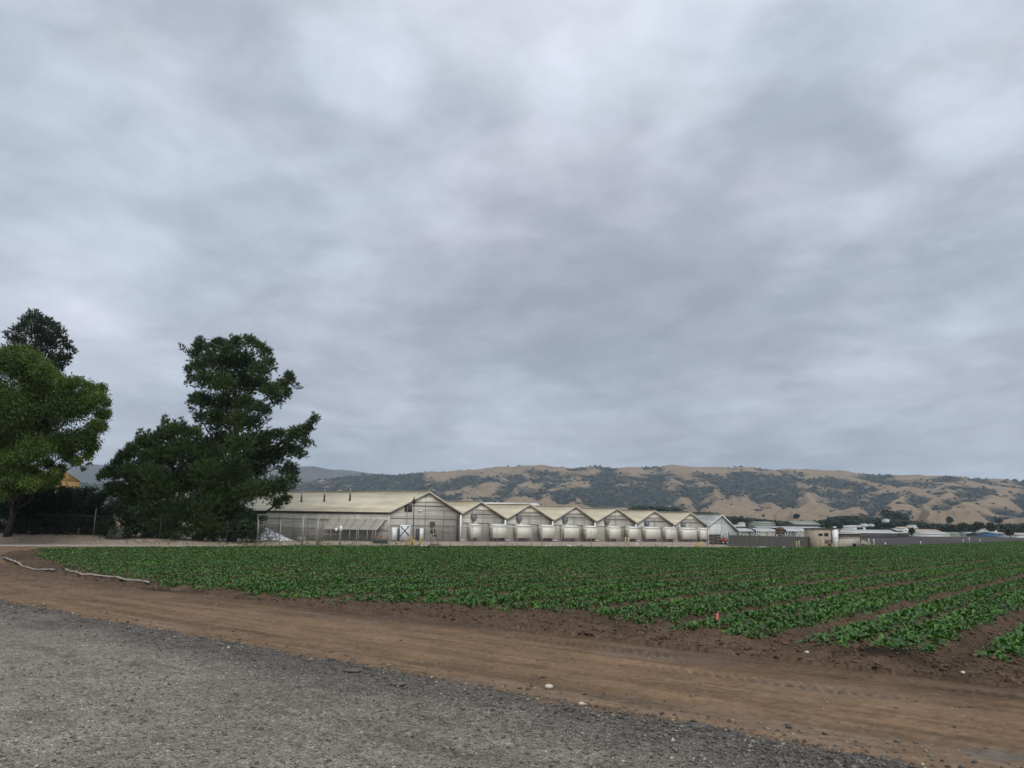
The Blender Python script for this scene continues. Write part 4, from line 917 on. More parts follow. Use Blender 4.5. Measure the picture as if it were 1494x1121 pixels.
def gate(label, x0, x1, Y0, Y1, top, tags=False):
    a, c = gpt(x0, Y0), gpt(x1, Y1); t = thing('chain_link_gate', label, 'gate', a, 'gate leaves beside the grassy strip'); d = unit(c - a); z0 = Zup * .12; L = np.linalg.norm(c - a)
    m = MB(); a1, c1 = a + d * .08, c - d * .08
    m.tube([a1 + z0, a1 + Zup * top, c1 + Zup * top, c1 + z0, a1 + z0], .028, 6); m.tube([a1 + Zup * top * .52, c1 + Zup * top * .52], .022, 6); m.build('gate_frame', 'galv', t)
    V, F = wires([a1, c1], top - .1, .12); np_mesh('wire_mesh', V, [F], 'galv', t)
    for p, q in ((a, 3.5 if not tags else 3.6), (c, 3.4)): MB().tube([p - Zup * .2, p + Zup * q], .06, 8).build('gate_post', 'galv', t)
    if tags:
        for f, hh in ((.76, 1.75), (.97, 1.75)):
            q = a + (c - a) * f + np.array([d[1], -d[0], 0]) * .08 + Zup * hh; MB().pbox(q, d * .3, np.array([d[1], -d[0], 0]) * .03, Zup * (.34 if f < .9 else .62)).build('white_tag', 'white_plastic', t)
    return t
gate('narrow chain link gate leaf left of the one carrying white tags', 441.3, 462, 92.15, 92.0, 2.65)
gate('chain link gate leaf carrying two white tags', 463.2, 495.5, 91.9, 92.8, 2.6, True)
ps = [(gpt(px, Y), h_) for px, Y, h_ in ((497, 92.9, 2.7), (520, 93.6, 2.2), (543, 94.4, 2.8), (566, 95.2, 2.45), (585, 95.9, 2.45), (612, 96.8, 2.45), (632, 97.4, 2.45), (657.5, 98.2, 2.9), (689, 99.4, 2.5), (712, 100.4, 2.4), (725, 100.9, 2.4), (740, 101.3, 2.4), (754, 101.8, 2.4), (775, 102.4, 2.4), (790, 102.9, 2.3))]
fence('chain link fence with a top rail in front of the large greenhouse and its neighbours', ps, True, 2.4)
ps = [(gpt(px, Y), h_) for px, Y, h_ in ((791.5, 103, 2.2), (819, 103.6, 2.1), (829, 103.8, 2.1), (863, 104.3, 2.3), (901, 104.9, 2.0), (935, 105.4, 2.0), (966, 105.8, 2.2), (980.5, 106, 2.9), (1006, 106.4, 2.0), (1031, 106.8, 2.2), (1060, 107.4, 2.0))]
fence('low wire fence of thin posts without a top rail in front of the smaller greenhouses', ps, False, 1.95, .03)
tp = gpt(1032.6, 109); t = thing('pole', 'tall thin grey pole in front of the white roofed greenhouse', 'pole', tp); MB().tube([tp - Zup * .2, tp + Zup * pyh(753, tp)], .06, 8).build('mast', 'galv', t); MB().tube([tp - Zup * .1, tp + Zup * .12], .14, 10).build('footing', 'concrete', t)
# dark screened fence
a, c = gpt(1063, 112), gpt(1187, 119.5); t = thing('screen_fence', 'dark grey green fence covered in screen cloth left of the pump house', 'fence', a); d = unit(c - a); n_ = np.array([d[1], -d[0], 0]); L = np.linalg.norm(c - a); H = 1.62
for i in range(15): p = a + (c - a) * i / 14; p[2] = gz(p[0], p[1]); MB().tube([p - Zup * .2 - n_ * .06, p - n_ * .06 + Zup * (H + .12)], .035, 6).build('post', 'galv', t)
mb = MB(); nx = 90; V = []; g = np.random.default_rng(9)
for i in range(nx + 1):
    p = a + (c - a) * i / nx; z = gz(p[0], p[1]); wv = .05 * math.sin(i * 1.9) + .03 * math.sin(i * .7)
    for zz in (.02, .55, 1.1, H - .03 - .05 * (i % 6 == 3)): V.append([p[0] + n_[0] * (wv * (1 if zz < 1.5 else .3) + .04), p[1] + n_[1] * (wv + .04), z + zz])
mb.add(V, [(i * 4 + j, (i + 1) * 4 + j, (i + 1) * 4 + j + 1, i * 4 + j + 1) for i in range(nx) for j in range(3)]).build('screen_cloth', 'screen_cloth', t, smooth=True)

# ------------------------------------------------------------------ yard things
p = gpt(402, 100.5); t = thing('rubble_pile', 'heap of white rubble beside the dark shrub at the fence', 'pile', p); g = np.random.default_rng(12)
N = 900; u_ = g.uniform(-1, 1, N); w_ = g.uniform(-1, 1, N); prof = np.interp(u_, [-1, -.62, -.3, .2, .7, 1], [.5, 1.0, .82, .5, .18, 0]); k = np.abs(w_) < 1
X = p[0] + u_ * 2.35; Yy = p[1] + w_ * 1.4; Z = gz(p[0], p[1]) + prof * 1.75 * (1 - np.abs(w_)) ** .7 * g.random(N) ** .15
W, Fs, T = lumps(np.c_[X, Yy, Z], g.uniform(.07, .19, N), .7, 8, np.clip(np.c_[[g.choice([.92, .85, .7, .4], N)]].T * np.array([[.98, 1, 1.04]]), 0, 1))
np_mesh('rubble', W, [Fs], 'loose_stone', t, tone=T)
p = gpt(433, 101.5); t = thing('crate', 'low grey crate lying right of the white rubble heap', 'crate', p)
MB().pbox(p, A * 0 + np.array([1.0, .1, 0]), np.array([-.06, .6, 0]), Zup * .5).build('body', 'galv', t); MB().pbox(p + np.array([-.03, -.04, .5]), np.array([1.06, .1, 0]), np.array([-.06, .68, 0]), Zup * .05).build('lid', 'top_panel', t)
# red and teal pallet stack
p = gpt(544.5, 99.0); t = thing('pallet_stack', 'stack of red pallets on a teal crate beside the end of the shade awning', 'pallets', p); ux = np.array([1.0, .12, 0]); uy = np.array([-.12, 1.0, 0])
cr = MB().pbox(p + Zup * .02, ux * 1.75, uy * .9, Zup * .5).build('teal_crate', 'teal_paint', t); m = MB()
for i in range(4): m.pbox(p + Zup * (.08 + .11 * i) - uy * .02 - ux * .02, ux * 1.79, -uy * .02, Zup * .06)
m.build('slat', 'dark_steel', cr)
for j in range(3):
    m = MB(); z = .54 + j * .13
    for i in range(6): m.pbox(p + Zup * (z + .07) + uy * (.02 + .15 * i) + ux * (.05 * j), ux * 1.7, uy * .1, Zup * .03)
    for i in range(3): m.pbox(p + Zup * z + ux * (.05 * j + .8 * i), ux * .09, uy * .9, Zup * .068)
    m.build('pallet', 'red_paint', t)
p = gpt(545, 98.2); tag(MB().beam(p + Zup * .55 + ux * -.7, p + Zup * 1.25 + ux * 1.5, .1, .05).build('board', 'wood', None, origin=p), 'loose wooden board leaning across the red pallets', 'board')
# yard light
p = gpt(602.3, 100.5); t = thing('yard_light', 'dark lamp post with a round lamp head in front of the large greenhouse gable', 'lamp post', p); H = pyh(737, p)
MB().tube([p - Zup * .2, p + Zup * H], [.075, .055], 8).build('pole', 'dark_steel', t); MB().lathe(p + Zup * (H - .05), [(.08, 0), (.2, .1), (.27, .3), (.25, .5), (.14, .66), (.02, .7)], 12).build('lamp_head', 'dark_steel', t)
MB().lathe(p + Zup * (H + .64), [(.05, 0), (.05, .16), (.12, .2), (.02, .3)], 8).build('photocell', 'galv', t)
# bollards
def bollard(px, Y, h, lab, r=.085, mat='yellow_paint', group='yellow bollards'):
    p = gpt(px, Y); t = thing('bollard', lab, 'bollard', p, group); MB().tube([p - Zup * .2, p + Zup * (h - r * .6), p + Zup * (h - r * .2), p + Zup * h], [r, r, r * .75, r * .2], 10).build('post', mat, t, smooth=False)
    MB().tube([p - Zup * .02, p + Zup * .07], r * 1.6, 10).build('footing', 'concrete', t)
bollard(592.3, 98.6, 1.0, 'yellow bollard left of the yellow hydrant'); bollard(600.7, 98.2, 1.15, 'tallest yellow bollard, touching the yellow hydrant'); bollard(613.7, 98.8, .95, 'yellow bollard right of the yellow hydrant')
bollard(912.8, 107.5, 1.25, 'left one of the two paired yellow bollards before the greenhouses', .1, 'pale_yellow'); bollard(916.9, 107.5, 1.25, 'right one of the two paired yellow bollards before the greenhouses', .1, 'pale_yellow')
bollard(1024.3, 110, .75, 'pale short bollard left of the tall thin grey pole', .08, 'pale_yellow'); bollard(929, 108, .6, 'short white bollard stub right of the paired yellow bollards', .08, 'white_paint', 'white bollards')
p = gpt(603.4, 98.0); t = thing('hydrant', 'yellow hydrant by the dark lamp post', 'hydrant', p)
MB().lathe(p, [(.17, -.1), (.17, .05), (.12, .08), (.125, .5), (.16, .52), (.16, .6), (.12, .68), (.05, .76), (.05, .82), (.01, .84)], 12).build('barrel', 'yellow_paint', t)
MB().tube([p + Zup * .4 - np.array([.25, .03, 0]), p + Zup * .4 + np.array([.25, .03, 0])], .07, 10).build('outlet', 'yellow_paint', t); MB().tube([p + Zup * .36, p + Zup * .36 + np.array([.03, -.26, 0])], .09, 10).build('outlet', 'yellow_paint', t)
p = gpt(1018, 110); t = thing('hydrant', 'yellow low valve left of the short pale bollard', 'valve', p); MB().lathe(p, [(.2, -.1), (.2, .25), (.12, .35), (.2, .42), (.2, .5), (.05, .58)], 12).build('body', 'yellow_paint', t); MB().tube([p + Zup * .3 - np.array([.34, 0, 0]), p + Zup * .3 + np.array([.34, 0, 0])], .1, 10).build('outlet', 'yellow_paint', t)
# steel cart at the gable
p = gpt(628, 100.2); t = thing('cart', 'dark two shelf trolley by the window of the large gable', 'trolley', p); ux = unit(A); uy = NW
for z in (.42, .95): MB().pbox(p + Zup * z, ux * 1.0, uy * .5, Zup * .06).build('shelf', 'galv', t)
for i in (0, .94):
    for j in (0, .44): MB().beam(p + ux * i + uy * j + Zup * .08, p + ux * i + uy * j + Zup * 1.0, .05).build('leg', 'dark_steel', t); 
for i in (0.02, .9):
    for j in (0, .46): q = p + ux * i + uy * j + Zup * .08; MB().tube([q - uy * .02, q + uy * .03], .08, 10).build('wheel', 'rubber', t)
MB().pbox(p + Zup * 1.01 + ux * .2 + uy * .05, ux * .5, uy * .35, Zup * .32).build('bin', 'dark_wood', t)
# white scraps along the field edge
g = np.random.default_rng(33)
def scrap(px, Y, w, h, lab):
    p = gpt(px, Y); m = MB(); n_ = 7; V = []
    for i in range(n_):
        f = i / (n_ - 1)
        for j in range(4): V.append(p + np.array([(f - .5) * w, (j - 1.5) * .16 + g.normal(0, .02), .03 + h * math.sin(math.pi * f) * (.5 + .5 * g.random()) * (1 - abs(j - 1.5) * .35)]))
    V2 = [q - Zup * .02 for q in V]; F = [(i * 4 + j, (i + 1) * 4 + j, (i + 1) * 4 + j + 1, i * 4 + j + 1) for i in range(n_ - 1) for j in range(3)]
    m.add(V, F); m.add(V2, [f[::-1] for f in F]); o = m.build('plastic_scrap', 'white_plastic', None, origin=p, smooth=False); tag(o, lab, 'plastic scrap', 'white plastic scraps at the field edge')
for px, Y, w, h, lab in ((615.5, 95.5, .42, .22, 'white plastic scrap left of a second one at the field edge below the yellow hydrant'), (620.5, 96.6, .42, .2, 'white plastic scrap behind and right of another below the yellow hydrant'), (683, 98, .25, .14, 'tiny lone white scrap between the yellow hydrant and the main litter of scraps'),
                         (791, 102.0, .45, .16, 'leftmost white scrap of the litter before the third and fourth gables'), (796.5, 101.8, .55, .2, 'wide low white scrap second from the left in the litter'), (803, 102.6, .4, .24, 'raised white scrap third from the left in the litter'), (808, 101.9, .5, .14, 'flat white scrap in the middle of the litter'), (814, 102.2, .45, .2, 'crumpled white scrap just right of the middle of the litter'), (818.5, 101.9, .35, .14, 'small white scrap left of the biggest white scrap'), (829.5, 102.6, .85, .32, 'biggest white scrap at the right end of the litter before the fourth gable'),
                         (1112, 106.8, 1.6, .12, 'long white scrap on the ground before the middle of the screen fence'), (1143, 107.6, .6, .15, 'short white scrap before the right half of the screen fence'), (1154.5, 105.8, .8, .14, 'white scrap nearest the crop in front of the screen fence')): scrap(px, Y, w, h, lab)
# crates and red forklift at the end of the row
p = gpt(1037, 113); t = thing('crate_stack', 'dark crate stack beside the end of the last tan greenhouse', 'crates', p); ux = np.array([1.0, 0, 0]); uy = np.array([0, 1.0, 0])
for j in range(3):
    c_ = MB().pbox(p + Zup * (.48 * j + .02), ux * .62, uy * .8, Zup * .45).build('crate', 'dark_wood', t); m = MB()
    for i in range(3): m.pbox(p + Zup * (.48 * j + .06 + .14 * i) - uy * .025, ux * .62, uy * .022, Zup * .09)
    m.build('slat', 'dark_wall', c_)
p = gpt(1043.5, 113.5); t = thing('crate_stack', 'brown wooden crate stack left of the red forklift', 'crates', p)
for j in range(4):
    c_ = MB().pbox(p + Zup * (.36 * j + .02), ux * .8, uy * .8, Zup * .33).build('crate', 'rust', t); m = MB()
    for i in range(2): m.pbox(p + Zup * (.36 * j + .05 + .15 * i) - uy * .025, ux * .8, uy * .022, Zup * .1)
    m.build('slat', 'dark_wood', c_)
p = gpt(1053.5, 114); t = thing('forklift', 'small red and white forklift between the crate stacks and the screen fence', 'forklift', p)
MB().prism([p + Zup * .35, p + Zup * .35 + ux * .95, p + Zup * .8 + ux * .95, p + Zup * 1.0 + ux * .6, p + Zup * .75 + ux * .3, p + Zup * .75], uy * .8).build('body', 'red_paint', t); MB().pbox(p + Zup * .36 - ux * .1, ux * .12, uy * .8, Zup * .42).build('counterweight', 'red_paint', t)
for i in (.05, .85):
    m = MB()
    for j in (0, .74): m.beam(p + ux * i + uy * j + Zup * .75, p + ux * i + uy * j + Zup * 1.75, .07)
    m.build('cab_post', 'white_paint', t)
MB().pbox(p + Zup * 1.74 - ux * .02, ux * 1.0, uy * .82, Zup * .07).build('cab_roof', 'white_paint', t); MB().pbox(p + Zup * .8 + ux * .2 + uy * .2, ux * .35, uy * .4, Zup * .1).build('seat', 'rubber', t); MB().pbox(p + Zup * .9 + ux * .18 + uy * .2, ux * .08, uy * .4, Zup * .4).build('seat_back', 'rubber', t)
for i in (.12, .8):
    for j in (-.06, .7): q = p + ux * i + uy * j + Zup * .25; w = MB().tube([q, q + uy * .16], .25, 14).build('wheel', 'rubber', t); MB().tube([q - uy * .01, q + uy * .17], .11, 10).build('rim', 'white_paint', w)
MB().beam(p + ux * 1.05 + uy * .15 + Zup * .1, p + ux * 1.05 + uy * .15 + Zup * 1.7, .08).build('mast', 'dark_steel', t); MB().beam(p + ux * 1.05 + uy * .6 + Zup * .1, p + ux * 1.05 + uy * .6 + Zup * 1.7, .08).build('mast', 'dark_steel', t)
for j in (.15, .55): MB().pbox(p + ux * 1.1 + uy * j + Zup * .12, ux * .5, uy * .1, Zup * .05).build('fork', 'dark_steel', t)

# ------------------------------------------------------------------ pump house, tank, rack
def house_box(name, lab, cat, px0, px1, top, bot, Y, depth, wall, roofm, kind='flat', skew=.25, rise=0, group=None, oh=.25, openings=(), mat_open='dark_glass', below=1.0):
    """a low building: front wall from px0..px1, rows top..bot at distance Y; openings are (px0, px1, y0, y1) windows"""
    a, c = P(px0, bot, Y), P(px1, bot, Y + skew * (px1 - px0) * Y / PF); zt = P(px0, top, Y)[2]; a[2] = c[2] = min(a[2], c[2])
    t = thing(name, lab, cat, a, group); d = unit(c - a); n_ = np.array([-d[1], d[0], 0]); L = np.linalg.norm(c - a); hh = zt - a[2]; k = hh if kind == 'flat' else hh - rise
    MB().pbox(a - Zup * below, d * L, n_ * depth, Zup * (k + below)).build('wall', wall, t)
    if kind == 'flat': MB().pbox(a - d * oh - n_ * oh + Zup * k, d * (L + 2 * oh), n_ * (depth + 2 * oh), Zup * max(.12, hh * .06)).build('roof', roofm, t)
    elif kind == 'side':   # ridge along the front: we see a roof slope
        m = MB()
        for s in (0, 1):
            e = a - d * oh + (n_ * (depth + oh) if s else -n_ * oh) + Zup * k; r = a - d * oh + n_ * depth / 2 + Zup * hh
            m.prism([e, r, r + d * (L + 2 * oh), e + d * (L + 2 * oh)], Zup * .1)
        m.build('roof', roofm, t)
        m = MB()
        for q in (a + d * .02, a + d * (L - .12)): m.prism([q + Zup * (k - .02), q + n_ * depth + Zup * (k - .02), q + n_ * depth / 2 + Zup * (hh - .04)], d * .1)
        m.build('gable', wall, t)
    else:                  # gable facing us
        m = MB()
        for s in (0, 1):
            e = a - n_ * oh + (d * (L + oh) if s else -d * oh) + Zup * k; r = a - n_ * oh + d * L / 2 + Zup * hh
            m.prism([e, r, r + n_ * (depth + 2 * oh), e + n_ * (depth + 2 * oh)], Zup * .12)
        m.build('roof', roofm, t); MB().prism([a + Zup * (k - .02), a + d * L + Zup * (k - .02), a + d * L / 2 + Zup * (hh - .04)], n_ * .1).build('gable', wall, t)
    for (x0, x1, y0, y1) in openings:
        f0, f1 = (x0 - px0) / (px1 - px0), (x1 - px0) / (px1 - px0); h0, h1 = (bot - y1) * Y / PF, (bot - y0) * Y / PF; q = a + d * L * f0 + Zup * h0
        w = MB().pbox(q - n_ * .03, d * L * (f1 - f0), n_ * .025, Zup * (h1 - h0)).build('window', mat_open, t)
        if name == 'pump_house':
            m = MB(); W_ = L * (f1 - f0); H_ = h1 - h0
            for o_, e_, z_ in ((0, W_, 0), (0, W_, H_ - .05), (0, .05, 0), (W_ - .05, .05, 0), (W_ / 2, .04, 0)): m.pbox(q - n_ * .06 + d * o_ + Zup * z_, d * e_, n_ * .028, Zup * (.05 if e_ == W_ else H_))
            m.build('frame', 'dark_steel', w)
    return t, a, d, n_, L, hh
t, a, d, n_, L, hh = house_box('pump_house', 'small tan flat roofed pump house with two dark windows', 'building', 1187.5, 1213.5, 772, 795, 118, 2.6, 'stucco', 'dark_wall', 'flat', .15, oh=.14, openings=((1195, 1201, 779, 782.2), (1203.6, 1209.2, 778.3, 782.6)))
p = gpt(1219, 118.5); t = thing('tank', 'white upright tank against the right side of the pump house', 'tank', p); hT = pyh(772.8, p); MB().tube([p - Zup * .2, p + Zup * hT], .44, 20).build('shell', 'tank_white', t); MB().tube([p + Zup * (hT - .12), p + Zup * (hT - .04)], .455, 20).build('hoop', 'galv', t); MB().tube([p + Zup * (hT * .5), p + Zup * (hT * .5 + .06)], .452, 20).build('hoop', 'galv', t)
MB().pbox(p + Zup * (hT + .005) - np.array([.5, .46, 0]), np.array([1.0, 0, 0]), np.array([0, .92, 0]), Zup * .1).build('lid', 'dark_wall', t); MB().tube([p + Zup * (hT + .1), p + Zup * (hT + .35)], .22, 12).build('hatch', 'white_paint', t)
p = gpt(1205.2, 113); t = thing('rack', 'dark open metal rack standing in front of the pump house', 'rack', p); ux = np.array([1.0, 0, 0]); uy = np.array([0, 1.0, 0])
for i in (0, .72):
    for j in (0, .4): MB().beam(p + ux * i + uy * j - Zup * .1, p + ux * i + uy * j + Zup * 1.15, .06).build('post', 'rust', t)
for z in (.25, .62, .98): MB().pbox(p + Zup * z - ux * .03, ux * .82, uy * .46, Zup * .05).build('shelf', 'rust', t)
for i, z, m_ in ((.08, .67, 'dark_wood'), (.4, .3, 'dark_wall'), (.4, 1.03, 'concrete')): MB().pbox(p + ux * i + uy * .05 + Zup * (z + .001), ux * .3, uy * .3, Zup * .25).build('box', m_, t)
for px, Y, h_, lab in ((1193, 112.5, .85, 'yellow bollard at the left front corner of the pump house'), (1200.6, 112.0, 1.0, 'yellow bollard left of the dark open rack'), (1222.6, 114, .95, 'yellow bollard in front of the white tank'), (1225, 114.5, .9, 'yellow bollard right of the white tank'), (1162, 109, .85, 'left one of two pale stub posts before the right end of the screen fence'), (1165.6, 109.5, .95, 'right one of two pale stub posts before the right end of the screen fence')): bollard(px, Y, h_, lab, .085, 'pale_yellow', 'yellow bollards')
p = gpt(1198.5, 111.5); t = thing('pipe_rail', 'low yellow pipe rail around the front of the pump house', 'rail', p); m = MB()
m.tube([p, p + Zup * .45, p + Zup * .45 + ux * .65, p + ux * .65], .05, 6); m.build('rail', 'pale_yellow', t); MB().tube([p + Zup * .25 + ux * .05, p + Zup * .25 + ux * .6], .035, 6).build('crossbar', 'pale_yellow', t)
a, c = gpt(1226.5, 122), gpt(1255, 126); d = unit(c - a); t = thing('block_wall', 'low grey concrete wall right of the pump house', 'wall', a); L = np.linalg.norm(c - a); n_ = np.array([-d[1], d[0], 0])
MB().pbox(a - Zup * .3, d * L, n_ * .3, Zup * 1.62).build('wall', 'concrete', t); MB().pbox(a + Zup * 1.325 - n_ * .04 - d * .04, d * (L + .08), n_ * .38, Zup * .1).build('coping', 'stucco', t)
p = gpt(1245.3, 119); t = thing('valve_box', 'small black box in front of the low concrete wall', 'box', p); MB().pbox(p, ux * .36, uy * .4, Zup * .52).build('body', 'rubber', t); MB().pbox(p + Zup * .522 - ux * .03 - uy * .03, ux * .42, uy * .46, Zup * .05).build('lid', 'dark_steel', t)
for px, lab in ((1267.6, 'left one of two white posts at the corner of the ploughed field'), (1274.8, 'right one of two white posts at the corner of the ploughed field')): bollard(px, 128, 1.1, lab, .09, 'top_panel', 'white posts by the ploughed field')
g = np.random.default_rng(3)
for px, Y, h_, lab in ((1291.3, 150, .55, 'small white stake nearest the two white posts on the field border'), (1343, 186, .6, 'small white stake on the field border below the tan roofed building'), (1405.6, 228, .9, 'white stake on the field border left of the tall thin stake'), (1414.5, 236, 1.3, 'tallest thin white stake on the border below the two broad round trees'), (1430, 242, .8, 'white stake on the field border right of the tall thin stake')):
    p = gpt(px, Y); t = thing('field_stake', lab, 'stake', p, 'stakes along the far border of the crop'); MB().tube([p - Zup * .2, p + Zup * h_], .07, 6).build('stem', 'white_paint', t); MB().pbox(p + Zup * h_ * .7 - ux * .14 - uy * .02, ux * .28, uy * -.03, Zup * h_ * .3).build('marker', 'white_plastic', t)
# rusty hopper behind the screen fence
p = gpt(1135.8, 124); t = thing('hopper', 'rusty brown hopper rising above the screen fence', 'hopper', p); zb = pyh(779.5, p); ux = np.array([1.0, .1, 0]); uy = np.array([-.1, 1.0, 0])
MB().prism([p + Zup * zb + ux * .1, p + Zup * zb + ux * 1.1, p + Zup * (zb + .42) + ux * 1.3, p + Zup * (zb + .42) - ux * .06], uy * 1.1).build('bin', 'rust', t); MB().prism([p + Zup * (zb + .45) + ux * .0, p + Zup * (zb + .45) + ux * 1.2, p + Zup * (zb + .95) + ux * .95, p + Zup * (zb + 1.05) + ux * .45, p + Zup * (zb + .85) + ux * .05], uy * .9).build('cover', 'rust', t)
MB().pbox(p + Zup * (zb + .43) + ux * 1.0 - uy * .1, ux * .34, uy * .6, Zup * .25).build('motor', 'dark_steel', t); MB().beam(p + Zup * (zb + .05) + ux * .2 - uy * .08, p + Zup * (zb - .42) + ux * 1.2 - uy * .08, .1).build('chute', 'galv', t)
for i in (.05, 1.05):
    for j in (0, 1.0): MB().beam(p + ux * i + uy * j - Zup * .2, p + ux * i + uy * j + Zup * (zb + .05), .08).build('leg', 'rust', t)
# white hoop houses behind the screen fence
x0 = 1072
for i, (x0, x1, Y) in enumerate(((1072.5, 1103, 170), (1104, 1133.5, 172), (1146, 1186.5, 176))):
    a, c = P(x0, 782, Y), P(x1, 782, Y + 3); a[2] = c[2] = gz(a[0], a[1]); d = unit(c - a); n_ = np.array([-d[1], d[0], 0]); L = np.linalg.norm(c - a); zt = P(x0, 770.3, Y)[2] - a[2]; ze = P(x0, 774.6, Y)[2] - a[2]
    t = thing('hoop_house', ['open sided white hoop house leftmost behind the screen fence', 'open sided white hoop house left of the rusty hopper', 'open sided white hoop house right of the rusty hopper'][i], 'hoop house', a, 'hoop houses behind the screen fence')
    m = MB(); prof = [(-.2, ze - .1), (.4, ze + .35 * (zt - ze)), (1.4, ze + .8 * (zt - ze)), (2.6, zt), (3.8, ze + .8 * (zt - ze)), (4.8, ze + .35 * (zt - ze)), (5.4, ze - .1)]
    V = [a + n_ * u_ + Zup * w_ + d * L * f for f in (0, 1) for u_, w_ in prof]; m.add(V, [(j, j + 1, j + 8, j + 7) for j in range(6)]); m.add([q - Zup * .04 for q in V], [(j + 7, j + 8, j + 1, j) for j in range(6)]); m.build('roof', 'white_roof_sheet', t)
    nb = 5
    for j in range(nb + 1):
        m = MB(); q = a + d * L * j / nb; m.beam(q - Zup * .2, q + Zup * (ze - .05), .09); m.build('post', 'white_paint', t)
        if j < nb: q2 = a + d * L * (j + .5) / nb; m = MB(); m.beam(q + Zup * .35, q2 + Zup * (ze - .2), .08); m.beam(a + d * L * (j + 1) / nb + Zup * .35, q2 + Zup * (ze - .2), .08); m.build('truss', 'white_paint' if (j + i) % 3 else 'galv', t)
    MB().pbox(a + n_ * 4.8 - Zup * .1, d * L, n_ * .05, Zup * ze).build('back_wall', 'pale_gable_sheet', t); MB().pbox(a + n_ * 1.5 + Zup * .55, d * L, n_ * 2.2, Zup * .08).build('bench', 'galv', t)

# ------------------------------------------------------------------ far buildings
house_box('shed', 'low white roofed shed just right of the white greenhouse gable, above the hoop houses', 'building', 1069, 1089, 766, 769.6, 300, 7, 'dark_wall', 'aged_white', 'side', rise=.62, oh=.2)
house_box('house', 'tiny white house among the distant trees above the hoop houses', 'building', 1082, 1087.5, 762, 766, 560, 6, 'white_paint', 'tan_roof', 'side', rise=.9)
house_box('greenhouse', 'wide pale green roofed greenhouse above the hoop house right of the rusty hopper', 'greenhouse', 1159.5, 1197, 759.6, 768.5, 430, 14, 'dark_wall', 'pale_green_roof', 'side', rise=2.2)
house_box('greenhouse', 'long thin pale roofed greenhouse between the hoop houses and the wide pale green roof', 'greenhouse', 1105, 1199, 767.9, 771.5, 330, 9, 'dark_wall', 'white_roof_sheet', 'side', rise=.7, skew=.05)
house_box('greenhouse', 'pale roofed greenhouse by the wood left of the wide pale green roof', 'greenhouse', 1105, 1131, 761, 768, 520, 12, 'pale_green_roof', 'pale_green_roof', 'side', rise=1.2)
house_box('greenhouse', 'very long white roofed greenhouse at the edge of the ploughed field', 'greenhouse', 1222, 1310, 772.6, 783.5, 345, 12, 'dark_wall', 'aged_white', 'side', rise=1.55, skew=.12)  # dark wall colour paints in the shadow beneath the roof
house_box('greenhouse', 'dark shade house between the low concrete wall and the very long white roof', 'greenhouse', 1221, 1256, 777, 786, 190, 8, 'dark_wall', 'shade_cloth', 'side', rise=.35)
house_box('shed', 'white gabled shed with a black opening above the very long white roof', 'building', 1246, 1263, 766.6, 773, 400, 12, 'white_paint', 'aged_white', 'front', rise=1.0, openings=((1250, 1259.5, 769.3, 772.5),), mat_open='rubber')
house_box('shed', 'low white roof between the black opening shed and the pump house tank', 'building', 1229, 1245.5, 768.8, 773, 410, 10, 'pale_gable_sheet', 'aged_white', 'side', rise=.8)
house_box('house', 'small white roofed house left of the pale two tier house', 'building', 1309.5, 1318.5, 771.6, 777.5, 395, 8, 'dark_wall', 'aged_white', 'side', rise=1.1)
house_box('house', 'pale two tier house touching the dark tree at the end of the long white roof', 'building', 1319, 1327, 769, 777.5, 395, 7, 'white_paint', 'tan_roof', 'front', rise=.9, openings=((1321, 1323, 773, 775),))
house_box('shed', 'low white open shed in front of the small white roofed house', 'building', 1310, 1327, 776.6, 780, 370, 6, 'dark_wall', 'aged_white', 'side', rise=.45)
house_box('barn', 'long tan roofed building with a white front beside the dark tree', 'building', 1335, 1377, 772.2, 782.3, 440, 12, 'white_paint', 'tan_roof', 'side', rise=1.8, openings=((1338, 1342, 777.5, 779.5),))
house_box('greenhouse', 'white walled low greenhouse joined to the right end of the tan roofed building', 'greenhouse', 1344, 1387, 776, 783, 425, 8, 'pale_gable_sheet', 'aged_white', 'side', rise=1.3)
house_box('greenhouse', 'pale green low greenhouse below the left broad round tree', 'greenhouse', 1389, 1411, 776.6, 783, 455, 9, 'pale_green_roof', 'pale_green_roof', 'side', rise=1.0)
house_box('greenhouse', 'pale green low greenhouse with a white end below the right broad round tree', 'greenhouse', 1412, 1432, 776.4, 783, 452, 9, 'pale_green_roof', 'white_roof_sheet', 'side', rise=.9)
house_box('shed', 'white roofed grey shed left of the blue shed', 'building', 1434.5, 1452, 776.6, 784.5, 440, 12, 'dark_wall', 'aged_white', 'side', rise=1.3)
house_box('shed', 'blue walled shed with a white roof', 'building', 1451.5, 1469.5, 776.4, 785, 430, 12, 'blue_paint', 'aged_white', 'side', rise=.75)
house_box('shed', 'pale grey shed at the right edge of the view', 'building', 1484.5, 1520, 777.5, 785.5, 400, 12, 'pale_gable_sheet', 'concrete', 'side', rise=1.2)
house_box('house', 'white farm house with dark windows among trees behind the blue shed', 'building', 1440, 1455, 771, 776, 520, 9, 'white_paint', 'galv', 'side', rise=1.2, openings=((1443, 1445, 773.5, 775.5), (1449, 1451, 773.5, 775.5)))
for lab, x0, x1, y0, y1, Y in (('tiny white house amid the wood above the left of the long white roof', 1262, 1267, 764, 767, 650), ('tiny pale house amid the wood above the clipped hedge', 1272, 1276, 764.5, 767, 660), ('tiny white house high in the wood above the small white roofed house', 1294, 1298, 757, 759.5, 700), ('long tiny pale roof amid the trees above the pale two tier house', 1331, 1343, 766, 769, 620)):
    house_box('house', lab, 'building', x0, x1, y0, y1 + 1.5, Y, 7, 'white_paint', 'aged_white', 'side', rise=.8)
